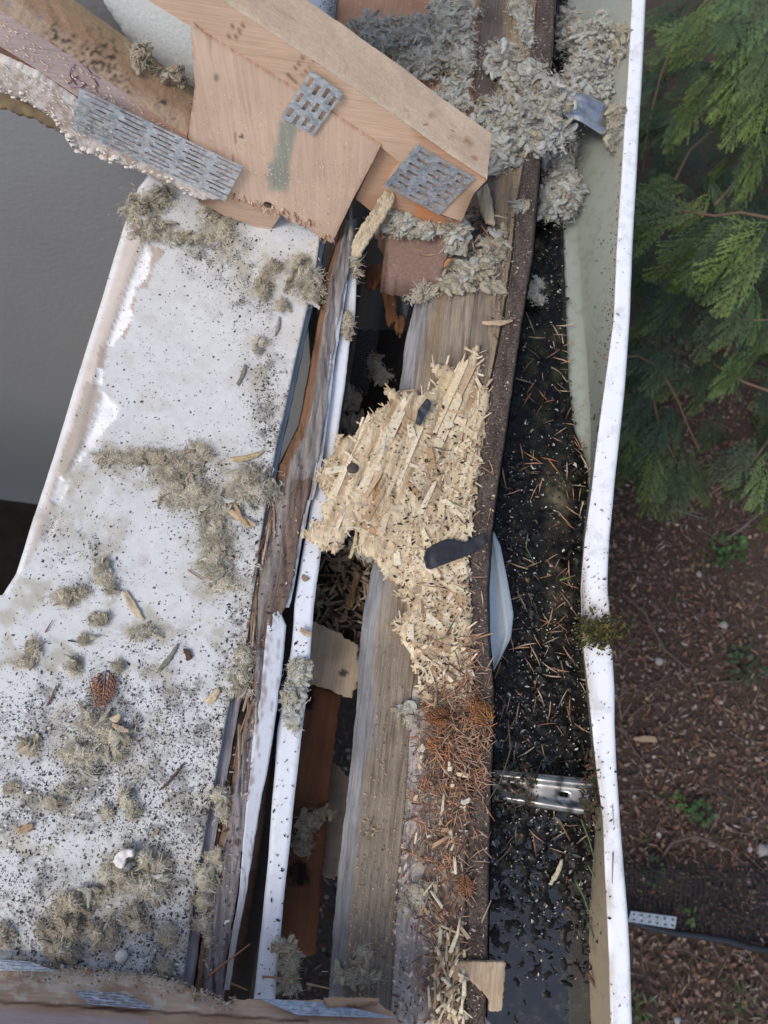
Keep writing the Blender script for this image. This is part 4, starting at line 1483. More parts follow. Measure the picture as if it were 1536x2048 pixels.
# ================================================================ THINGS IN THE OPEN SOFFIT
mb = MB()
gridpoly(mb, [(596, 1362), (622, 1368), (682, 1388), (664, 1528), (655, 1640), (644, 1755), (632, 1907), (560, 1925), (545, 1850), (570, 1560)], pz(L - 0.16), (0, 0, -0.02), 6, jit=2,
         disp=lambda x, y: Vector((0, 0, 0.002 * fr(x * .05, y * .02, 3))),
         colf=lambda x, y: lerp3(lerp3((0.30, 0.135, 0.065), (0.20, 0.085, 0.045), .5 + nz(x * .03, y * .01, 91)), (0.012, 0.01, 0.01),
                                 .95 * ss(.25, .5, math.exp(-((x - 597) / 22) ** 2 - ((y - 1745) / 26) ** 2) + math.exp(-((x - 605) / 25) ** 2 - ((y - 1400) / 22) ** 2) + .4 * nz(x * .08, y * .08, 4))))
tag(mb.build('rusty_plank', PLYY), 'rust brown old plank deep in the slot beside the white flashing', 'plank')
mb = MB()
OS1 = [(600, 1215), (626, 1242), (670, 1262), (716, 1287), (714, 1310), (721, 1330), (716, 1362), (704, 1398), (670, 1385), (640, 1372), (590, 1358)]
gridpoly(mb, OS1, pz(L - 0.13), (0, 0, -0.011), 5, jit=3,
         colf=lambda x, y: lerp3(lerp3((0.66, 0.54, 0.39), (0.54, 0.42, 0.29), .5 + nz(x * .04, y * .04, 93)), (0.10, 0.09, 0.085), ss(13, 10, abs(x - 686) + abs(y - 1346) * 1.25)) if y > 1280 + (x - 640) * .1 or True else 0)
tag(mb.build('strand_board_scrap', PLYY), 'tan strand board scrap with a dark square mark down in the open slot', 'board')
mb = MB()
gridpoly(mb, [(655, 1520), (664, 1522), (697, 1552), (692, 1620), (686, 1705), (672, 1762), (655, 1755), (630, 1740)], pz(L - 0.24), (0, 0, -0.011), 5, jit=3,
         colf=lambda x, y: lerp3(lerp3((0.70, 0.57, 0.45), (0.58, 0.46, 0.34), .5 + nz(x * .04, y * .04, 95)), (0.12, 0.09, 0.06), .7 * ss(.2, .5, nz(x * .08, y * .08, 44)) * ss(1700, 1740, y)))
tag(mb.build('strand_board_scrap', PLYY), 'pale strand board scrap half hidden under the rust brown plank', 'board')

# dark ledge of rubbish in the slot
mb = MB()
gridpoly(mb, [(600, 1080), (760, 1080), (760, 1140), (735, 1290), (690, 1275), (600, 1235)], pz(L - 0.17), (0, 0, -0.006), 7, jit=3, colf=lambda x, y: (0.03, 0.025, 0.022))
gridpoly(mb, [(680, 650), (720, 660), (812, 660), (800, 800), (780, 960), (640, 980), (670, 860)], pz(L - 0.26), (0, 0, -0.006), 9, jit=3, colf=lambda x, y: (0.02, 0.018, 0.018))  # black sheet added to darken the hole where shade lies
sof = tag(mb.build('slot_shade_backing', FLECK), 'black ledge and added dark backing for the shade in the open slot', 'soffit')
mb = MB()
PALD = [(0.20, 0.14, 0.09), (0.33, 0.25, 0.17), (0.10, 0.065, 0.045), (0.25, 0.2, 0.14), (0.40, 0.33, 0.24)]
for k in range(230):
    x, y = random.uniform(630, 750), random.uniform(1085, 1285)
    if y > 1235 + (x - 600) * .4: continue
    a = random.uniform(0, math.pi)
    ln = random.uniform(8, 40)
    z = L - 0.168 + random.uniform(0, .012)
    sliver(mb, P(x - math.cos(a) * ln / 2, y + math.sin(a) * ln / 2, z), P(x + math.cos(a) * ln / 2, y - math.sin(a) * ln / 2, z + random.uniform(-.004, .006)), random.uniform(2, 11) * .0008, .001, vcol(random.choice(PALD), .25))
tag(mb.build('slot_debris', CHIP), 'dark wood chips and twigs lying in the slot under the strand board', 'debris', kind='stuff')
for pts, z, col, lab in (
    ([(765, 545), (790, 548), (793, 620), (806, 655), (800, 672), (792, 640), (776, 650), (768, 600), (762, 570)], L - 0.10, srgb(128, 84, 52), 'jagged brown splinter of wood hanging in the upper hole'),
    ([(728, 535), (760, 525), (775, 545), (752, 575), (733, 570)], L - 0.08, srgb(150, 92, 58), 'stubby orange brown broken end of wood under the block'),
    ([(800, 628), (812, 632), (806, 668), (798, 655), (794, 672), (790, 650)], L - 0.09, srgb(140, 98, 62), 'small forked brown splinter next to the insect screen'),
    ([(690, 1210), (712, 1140), (722, 1150), (704, 1215)], L - 0.145, srgb(170, 140, 104), 'flat tan wood sliver lying across the debris in the slot')):
    mb = MB()
    gridpoly(mb, pts, pz(z), (0, 0, -.012), 4, jit=2, disp=lambda x, y: Vector((0, 0, .003 * nz(x * .1, y * .05, 4))), colf=lambda x, y: lerp3(col, (0.05, .03, .02), .4 + .6 * nz(x * .15, y * .03, 6)))
    tag(mb.build('wood_splinter', WOODY), lab, 'splinter')
# insect screens
def screen(c, n, m, lab, col):
    mb = MB()
    a, b, d, e = [P(*q) for q in c]
    def at(u, v):
        return a.lerp(b, u).lerp(e.lerp(d, u), v) + Vector((0.003 * nz(u * 3, v * 3, 1), 0, 0.006 * nz(u * 3, v * 3, 5)))
    for i in range(n + 1):
        mb.tube([at(i / n, v / 8) for v in range(9)], .0004, 3, col)
    for j in range(m + 1):
        mb.tube([at(u / 6, j / m) for u in range(7)], .0004, 3, col)
    tag(mb.build('insect_screen', PLASTIC), lab, 'screen')
screen([(785, 535, L - .10), (838, 540, L - .10), (812, 640, L - .13), (786, 625, L - .13)], 16, 22, 'fine dark insect screen hanging below the wooden block', (0.16, 0.17, 0.2))
screen([(706, 660, L - .15), (760, 650, L - .15), (735, 790, L - .2), (690, 800, L - .2)], 16, 30, 'sagging grey insect screen in the middle of the hole', (0.12, 0.12, 0.13))

# ================================================================ GUTTER FITTINGS AND SCRAPS
def bracket(pts_top, z0, z1, lab, slot=None, alb=(0.36, 0.35, 0.33), dirty=.9):
    root = thing('gutter_bracket', P(*pts_top[0], z0), lab, 'bracket')
    a, b, c, d = pts_top           # far side from fascia to rim, near side back again
    mb = MB()
    n, m = 26, 22
    A, B = P(*a, z0), P(*b, z1)
    D, Cc = P(*d, z0), P(*c, z1)
    vs = []
    for i in range(n + 1):
        u = i / n
        for j in range(m + 1):
            v = j / m
            p = A.lerp(B, u).lerp(D.lerp(Cc, u), v)
            rib = math.exp(-((v - .16) / .09) ** 2) + math.exp(-((v - .86) / .09) ** 2)
            k = 0.006 * ss(.3, .5, u) * (1 - u) * 2
            vs.append(p + Vector((0, 0, .007 * rib + k)))
    fs = []
    for i in range(n):
        for j in range(m):
            if slot and slot[0] < i < slot[1] and slot[2] < j < slot[3]:
                continue
            fs.append((i * (m + 1) + j, (i + 1) * (m + 1) + j, (i + 1) * (m + 1) + j + 1, i * (m + 1) + j + 1))
    mb.add(vs, fs, [lerp3(alb, (0.08, .07, .06), ss(.1, .45, fr(v.x * 60, v.y * 60, 3.)) * dirty) for v in vs])
    o = mb.build('strap', STEEL, root)
    md = o.modifiers.new('thick', 'SOLIDIFY')
    md.thickness = 0.0015
    mb = MB()
    for q in (0.16, 0.86):
        p = A.lerp(D, q)
        mb.tube([p + Vector((0.004, 0, .007)), p + Vector((-.02, 0, .008))], .004, 8, (.4, .4, .4))
        mb.build('rivet', STEEL, root)
        mb = MB()
bracket([(978, 1538), (1186, 1558), (1180, 1632), (978, 1598)], L - .105, L - .065, 'folded metal gutter bracket with a slot hole across the sludge', slot=(17, 20, 9, 13))
bracket([(1100, 168), (1240, 222), (1230, 288), (1096, 214)], L - .012, L - .06, 'shiny metal gutter bracket poking out of the wool at the top', None, (.5, .5, .5), .3)

mb = MB()
loft(mb, yrange(1052, 1346, 6), [([(968, 1052), (962, 1150), (962, 1250), (974, 1346)], L - .055), ([(978, 1052), (984, 1100), (996, 1200), (1006, 1268), (994, 1310), (981, 1346)], L - .07),
     ([(980, 1052), (990, 1090), (1003, 1180), (1014, 1262), (1003, 1312), (983, 1346)], L - .062), ([(982, 1052), (1001, 1092), (1015, 1160), (1027, 1228), (1022, 1275), (1001, 1318), (985, 1346)], L - .068),
     ([(983, 1052), (1001, 1092), (1015, 1160), (1027, 1228), (1022, 1275), (1001, 1318), (985, 1346)], L - .078)], [4, 2, 3, 1], colf=lambda x, y, u: (0.42, 0.47, 0.49))
tag(mb.build('bent_flange', TRIMM), 'bent pale blue grey metal flange sticking out over the sludge', 'flange')

mb = MB()
gridpoly(mb, [(846, 1118), (853, 1098), (870, 1088), (894, 1078), (930, 1083), (968, 1064), (974, 1086), (945, 1106), (905, 1122), (862, 1139), (852, 1136)], pz(lambda x, y: L + .032 - (x - 850) * .00008), (0, 0, -.003), 4,
         disp=lambda x, y: Vector((0, 0, .003 * math.sin((x - 846) * .05) + .006 * ss(12, 0, x - 846) + .002 * nz(x * .05, y * .05))), colf=lambda x, y: (0.030, 0.031, 0.036))
tag(mb.build('plastic_scrap', PLASTIC), 'curled strip of black plastic lying over the strand board and fascia', 'scrap')
mb = MB()
gridpoly(mb, [(853, 797), (858, 800), (863, 807), (858, 820), (850, 830), (840, 852), (834, 846), (831, 843), (834, 830), (836, 819)], pz(L + .034), (0, 0, -.003), 3,
         disp=lambda x, y: Vector((0, 0, .003 * nz(x * .08, y * .08))), colf=lambda x, y: (0.035, 0.037, 0.05))
for a, b in (((836, 842), (815, 835)), ((850, 835), (866, 838)), ((845, 838), (826, 848)), ((856, 815), (868, 826))):
    mb.tube([P(*a, L + .032), P((a[0] + b[0]) / 2 + 2, (a[1] + b[1]) / 2 + 4, L + .033), P(*b, L + .03)], .0006, 4, (.04, .03, .03))
tag(mb.build('plastic_scrap', PLASTIC), 'small dark torn scrap of plastic near the top of the strand board', 'scrap')

# two leaning sticks by the heel and the offcut over the near gutter
mb = MB()
gridpoly(mb, [(768, 380), (790, 386), (786, 404), (766, 440), (748, 466), (731, 492), (718, 514), (703, 508), (706, 484), (718, 456), (742, 424)], pz(lambda x, y: L + .06 + (520 - y) * .0005), (0, 0, -.006), 4, jit=1.5,
         colf=lambda x, y: lerp3((0.80, 0.67, 0.47), (0.60, 0.44, 0.27), .3 + nz((x + y * .5) * .12, (y - x) * .01, 2)))
tag(mb.build('wood_stick', WOODY), 'long pale torn stick leaning under the truss heel over the hole', 'stick')
mb = MB()
gridpoly(mb, [(953, 384), (975, 366), (984, 400), (991, 450), (972, 442), (962, 420)], pz(L + .035), (0, 0, -.006), 4, jit=1, colf=lambda x, y: lerp3((0.70, 0.57, 0.38), (0.5, 0.36, 0.2), .35 + nz(x * .12, y * .01, 2)))
tag(mb.build('wood_stick', WOODY), 'short pale stick sticking out right of the truss heel', 'stick')
mb = MB()
gridpoly(mb, [(699, 400), (704, 400), (706, 470), (701, 482), (697, 470)], pz(L + .02), (0, 0, -.004), 3, colf=lambda x, y: (0.42, 0.38, 0.32))
tag(mb.build('wood_stick', WOODY), 'thin grey stick upright beside the lower tip of the gusset', 'stick')
mb = MB()
gridpoly(mb, [(902, 1924), (1010, 1921), (1004, 2022), (980, 2023), (978, 2000), (966, 1985), (938, 1958), (908, 1962), (900, 1948)], pz(L + .012), (0, 0, -.009), 4, jit=1.2,
         disp=lambda x, y: Vector((0, 0, .004 * ss(.0, 1, (x - 940 - (y - 1940) * .6) / 60))), colf=lambda x, y: lerp3(lerp3((0.56, 0.44, 0.31), (0.47, 0.34, 0.22), .5 + nz(x * .03, y * .02, 99)), (0.34, .22, .13), .6 * ss(2.5, 1, abs((x - 940) - (y - 1945) * -1.2 - 30))))
tag(mb.build('strand_board_scrap', OSBM), 'pale notched strand board scrap overhanging the gutter near the bottom', 'board')

# near crumble of torn board at the bottom, over the inner timber
mb = MB()
for k in range(200):
    if k < 160:
        x, y = random.uniform(828, 930), random.uniform(1850, 2060)
        if x < 880 - (y - 1850) * .18: continue
    else:
        x, y = random.gauss(890, 32), random.uniform(1400, 1860)
    a = math.radians(80) + random.gauss(0, .35) if random.random() < .6 else random.uniform(0, math.pi)
    ln = random.uniform(10, 46)
    z = L + .006 + random.uniform(0, .012)
    sliver(mb, P(x - math.cos(a) * ln / 2, y + math.sin(a) * ln / 2, z), P(x + math.cos(a) * ln / 2, y - math.sin(a) * ln / 2, z + random.gauss(0, .003)), random.uniform(2, 9) * .00075, .001, vcol(random.choice(PAL + PALD[:2]), .15))
tag(mb.build('strand_crumble', CHIP), 'crumbled pale strands of board under the needles at the bottom', 'crumbs', kind='stuff')

# chips lying about, each on its own
CHIPS = [  # px polygon-ish: x0 y0 x1 y1 width, z, colour, label
    (250, 1183, 287, 1240, 17, L + .004, (.62, .50, .34), 'broad cream wood chip lying alone on the ceiling board'),
    (316, 1342, 355, 1288, 9, L + .004, (.22, .23, .17), 'grey green lichen twig on the ceiling board beside a bark crumb'),
    (475, 768, 490, 728, 8, L + .004, (.24, .22, .19), 'short grey splinter in the clean middle of the ceiling board'),
    (549, 670, 558, 632, 6, L + .004, (.36, .33, .29), 'thin pale grey splinter near the upper gap edge of the board'),
    (460, 918, 528, 900, 10, L + .006, (.55, .42, .24), 'long curved tan shaving above the thick wool tuft'),
    (448, 1012, 512, 1050, 15, L + .008, (.58, .44, .28), 'pale splayed shard of strand board beside the thick wool tuft'),
    (468, 1006, 500, 1056, 10, L + .011, (.50, .34, .20), 'tan split shard crossing the pale splayed shard'),
    (412, 1406, 438, 1376, 15, L + .005, (.66, .53, .33), 'leaf shaped cream chip near the lower gap edge of the board'),
    (222, 1440, 240, 1428, 14, L + .014, (.68, .55, .36), 'small cream chip on the wool below the cedar sprig'),
    (225, 1448, 258, 1462, 12, L + .013, (.55, .42, .30), 'rounded tan chip just under the small cream chip'),
    (320, 1580, 366, 1526, 6, L + .004, (.12, .09, .07), 'dark thin stick on the dense mould of the board'),
    (34, 1662, 66, 1648, 16, L + .005, (.48, .33, .20), 'brown torn crumb of wood at the left of the board'),
    (302, 1672, 318, 1656, 7, L + .004, (.45, .33, .22), 'short brown chip above the wool heap on the board'),
    (68, 1484, 74, 1466, 9, L + .006, (.66, .5, .28), 'tiny yellow chip on the small left wool tuft'),
    (1100, 1770, 1124, 1718, 9, L - .125, (.66, .58, .42), 'long pale sliver floating on the dark gutter water'),
    (922, 1605, 940, 1596, 13, L + .02, (.74, .70, .58), 'white wood chip on top of the orange needles'),
    (836, 1502, 848, 1488, 14, L + .014, (.76, .68, .54), 'creamy triangular chip at the upper left of the needles'),
    (905, 515, 890, 535, 9, L + .03, (.52, .24, .10), 'bright orange sliver at the corner of the wooden block'),
    (700, 1116, 712, 1060, 9, L + .01, (.62, .47, .28), 'narrow cream splinter dangling below the strand board notch'),
    (600, 1258, 624, 1268, 14, L - .008, (.50, .38, .25), 'brown frayed chip bridging the white flashing strip'),
    (965, 645, 1025, 640, 10, L + .012, (.56, .42, .28), 'flat tan chip lying across the fascia edge'),
    (604, 1152, 618, 1158, 10, L - .016, (.42, .30, .2), 'small brown flake on the white flashing strip'),
    (378, 1320, 368, 1298, 15, L + .005, (.10, .05, .035), 'dark red brown bark crumb on the ceiling board'),
    (460, 1842, 448, 1850, 5, L + .012, (.75, .72, .66), 'thin white chip on the rotted timber near the bottom'),
    (966, 2030, 983, 2052, 8, L - .02, (.72, .66, .56), 'pale chip standing at the bottom edge of the gutter')]
for x0, y0, x1, y1, wd, z, c, lab in CHIPS:
    mb = MB()
    dx, dy = x1 - x0, y1 - y0
    q = math.hypot(dx, dy)
    sx, sy = -dy / q, dx / q
    L_, R_ = [], []
    for i in range(8):
        t = i / 7
        wq = wd / 2 * (math.sin(math.pi * min(1, .12 + .84 * t)) ** .45) * random.uniform(.75, 1.1)
        bx = 3 * math.sin(t * 3) * (2 if 'curved' in lab else 1)
        L_.append((x0 + dx * t + sx * (wq + bx), y0 + dy * t + sy * (wq + bx)))
        R_.append((x0 + dx * t - sx * (wq - bx), y0 + dy * t - sy * (wq - bx)))
    g = (dx / q, dy / q)
    gridpoly(mb, L_ + R_[::-1], pz(z), (0, 0, -.0025), 2.6, jit=.8, disp=lambda x, y: Vector((0, 0, .0016 * nz(x * .12, y * .12, 5))),
             colf=lambda x, y: lerp3(c, tuple(k * .5 for k in c), .35 + .9 * nz((x * g[1] - y * g[0]) * .3, (x * g[0] + y * g[1]) * .03, 7)))
    tag(mb.build('wood_chip' if 'stick' not in lab and 'twig' not in lab else 'twig', CHIP), lab, 'chip' if 'stick' not in lab and 'twig' not in lab else 'twig', group='loose chips and sticks')
mb = MB()
gridpoly(mb, [(232, 1708), (250, 1698), (266, 1700), (268, 1712), (252, 1716), (246, 1738), (236, 1736), (226, 1722)], pz(L + .022), (0, 0, -.008), 3.5, jit=1.2, disp=lambda x, y: Vector((0, 0, .003 * nz(x * .1, y * .1))), colf=lambda x, y: (.74, .70, .66))
tag(mb.build('plaster_chunk', PLASTER), 'angular white plaster chunk on top of the wool heap', 'plaster')
mb = MB()
c0 = P(243, 1912, L + .006)
vs, fs, n = [], [], 12
for i in range(7):
    th = math.pi * i / 6
    for j in range(n):
        d = Vector((math.sin(th) * math.cos(j * 2 * math.pi / n), math.sin(th) * math.sin(j * 2 * math.pi / n), math.cos(th)))
        vs.append(c0 + d * .0085 * (1 + .15 * nz(d.x * 2, d.y * 2, d.z * 2)))
fs = [(i * n + j, (i + 1) * n + j, (i + 1) * n + (j + 1) % n, i * n + (j + 1) % n) for i in range(6) for j in range(n)]
mb.add(vs, fs, (.68, .65, .6))
tag(mb.build('plaster_chunk', PLASTER), 'round white plaster bead near the dusty bottom of the board', 'plaster')


# ================================================================ MINERAL WOOL
def wool(mb_, fz, px, py, rx, ry, z, h, n, tone=0, ln=1.0, hair=1.0, big=1.0, matted=False):
    """locks of wool heaped over an ellipse (photo pixels) standing on height z"""
    base = [(0.43, 0.385, 0.29), (0.445, 0.435, 0.375), (0.35, 0.30, 0.22), (0.50, 0.495, 0.445)]
    tn = {0: (.5, .2, .25, .05), 1: (.15, .45, .08, .32), 2: (.3, .1, .6, 0)}[tone]
    sd = random.uniform(0, 100)
    if True:                             # felted fluff of curling fibres
        for k in range(int(n * (26 if matted else 15))):
            r = abs(random.gauss(0, .48))
            a = random.uniform(0, 2 * math.pi)
            wob = 1 + .45 * nz(math.cos(a) * 1.3 + sd, math.sin(a) * 1.3)
            x, y = px + rx * r * wob * math.cos(a), py + ry * r * wob * math.sin(a)
            c = P(x, y, z) + Vector((0, 0, .0006 + h * random.random() * max(.05, 1 - r * r) * (0.4 + .9 * abs(nz(x * .07, y * .07, sd)))))
            an = 4.0 * nz(x * .03, y * .03, sd + 5) * math.pi + random.gauss(0, .6)
            lg = random.uniform(.006, .0145)
            cur = 160 * nz(x * .06, y * .06, sd + 25) + random.gauss(0, 110)
            if random.random() < .06:
                x, y = px + (x - px) * 1.8, py + (y - py) * 1.8
                c = P(x, y, z + .0006)
                lg *= .6
            c = c - Vector((math.cos(an), math.sin(an), 0)) * lg * .45
            col = vcol(random.choices(base, tn)[0], .16)
            kk = .72 + .7 * ss(-.45, .45, nz(x * .055, y * .055, sd + 3))
            col = tuple(min(.9, c_ * kk) for c_ in col)
            w0 = random.uniform(.00018, .0005)
            q = Vector(c)
            vs = []
            for i in range(6):
                d = Vector((math.cos(an), math.sin(an), 0))
                s = Vector((-d.y, d.x, random.uniform(-.4, .4)))
                ww = w0 * (1 if 0 < i < 5 else .3)
                vs += [q - s * ww, q + s * ww]
                q = q + d * (lg / 5) + Vector((0, 0, random.gauss(0, .0006)))
                an += cur * lg / 5
            fz.add(vs, [(2 * i, 2 * i + 1, 2 * i + 3, 2 * i + 2) for i in range(5)], col)
    if matted:
        hair = 0
        n = int(n * .09)
        big *= .6
    for k in range(max(3, int(n * .42)) if not matted else n):
        r = math.sqrt(random.random())
        a = random.uniform(0, 2 * math.pi)
        wob = 1 + .35 * nz(math.cos(a) * 1.3 + sd, math.sin(a) * 1.3)
        x, y = px + rx * r * wob * math.cos(a), py + ry * r * wob * math.sin(a)
        dome = h * (1 - r * r) * (0.6 + .6 * abs(nz(x * .05, y * .05, sd)))
        c = P(x, y, z) + Vector((0, 0, random.uniform(.1, 1) * dome + .002))
        an = 2.5 * nz(x * .03, y * .03, sd + 5) * math.pi + random.gauss(0, .6)
        el = random.gauss(0, .35)
        d = Vector((math.cos(an) * math.cos(el), math.sin(an) * math.cos(el), math.sin(el)))
        s = Vector((-math.sin(an), math.cos(an), random.gauss(0, .4))).normalized()
        lg = random.uniform(.014, .034) * ln
        rd = random.uniform(.0038, .0088) * big
        cur = random.uniform(-1.3, 1.3)
        tw = random.uniform(-.5, .5)
        pts = []
        m = 10
        for i in range(m):
            t = i / (m - 1) - .5
            p = c + d * (lg * t) + s * (cur * lg * (t * t - .08)) + Vector((0, 0, tw * lg * (t * t - .1)))
            p += Vector((nz(p.x * 160, p.y * 160, p.z * 160), nz(p.x * 160, p.y * 160, p.z * 160 + 9), nz(p.x * 160, p.y * 160, p.z * 160 + 19))) * .003
            pts.append(p)
        col = vcol(random.choices(base, tn)[0], .10)
        e0 = random.uniform(.12, .7)
        nf = int(17 * max(.7, ln))
        for q_ in range(nf):                     # the fibres that make up the lock
            a_ = random.uniform(0, 6.283)
            r_ = rd * random.uniform(.35, 1.25)
            i0, i1 = random.randint(0, 2), random.randint(7, 9)
            w0 = random.uniform(.0002, .00055)
            fcol = vcol(col, .2)
            sp = random.uniform(.7, 1.5)
            vs = []
            for i in range(i0, i1 + 1, 2 if i1 - i0 > 5 else 1):
                t = i / (m - 1)
                env = (max(.08, math.sin(math.pi * t)) ** .6) * r_
                pp = pts[i] + s * (math.cos(a_ + sp * t * 2) * env) + Vector((0, 0, math.sin(a_ + sp * t * 2) * env * .7 + .0006))
                ww = w0 * (1 if i0 < i < i1 else .35)
                vs += [pp - s * ww, pp + s * ww]
            fz.add(vs, [(2 * i, 2 * i + 1, 2 * i + 3, 2 * i + 2) for i in range(len(vs) // 2 - 1)], fcol)
        o = len(mb_.v)
        mb_.tube(pts, lambda t: .8 * rd * (e0 * .2 + max(0, math.sin(math.pi * (t * .9 + .05))) ** .5), 9, tuple(.88 * c_ for c_ in col), flat=.7)
        for i in range(o, len(mb_.v)):
            v = Vector(mb_.v[i])
            q = nz(v.x * 140, v.y * 140, v.z * 140) * .0022
            mb_.v[i] = (v.x + q, v.y + q * .5, v.z + q)
            st = mb_.s[i]
            mb_.s[i] = (st[0] + k * .37, st[1] + k * 1.7, sd)
    for k in range(int(n * 2.2 * hair)):
        r = random.uniform(.3, 1.12)
        a = random.uniform(0, 2 * math.pi)
        x, y = px + rx * r * math.cos(a), py + ry * r * math.sin(a)
        p = P(x, y, z) + Vector((0, 0, random.uniform(.1, 1.1) * h * max(.1, 1 - r * r) + .001))
        an = random.uniform(0, 2 * math.pi)
        d = Vector((math.cos(an), math.sin(an), random.gauss(.1, .4)))
        s = Vector((-math.sin(an), math.cos(an), 0))
        lg = random.uniform(.005, .016)
        cur = random.uniform(-.8, .8)
        w0 = random.uniform(.0002, .0005)
        vs = []
        for i in range(4):
            t = i / 3
            q = p + d * lg * t + s * cur * lg * t * t
            ww = w0 * (1 - .7 * t)
            vs += [q - s * ww, q + s * ww]
        fz.add(vs, [(0, 1, 3, 2), (2, 3, 5, 4), (4, 5, 7, 6)], vcol((.50, .48, .38), .2))


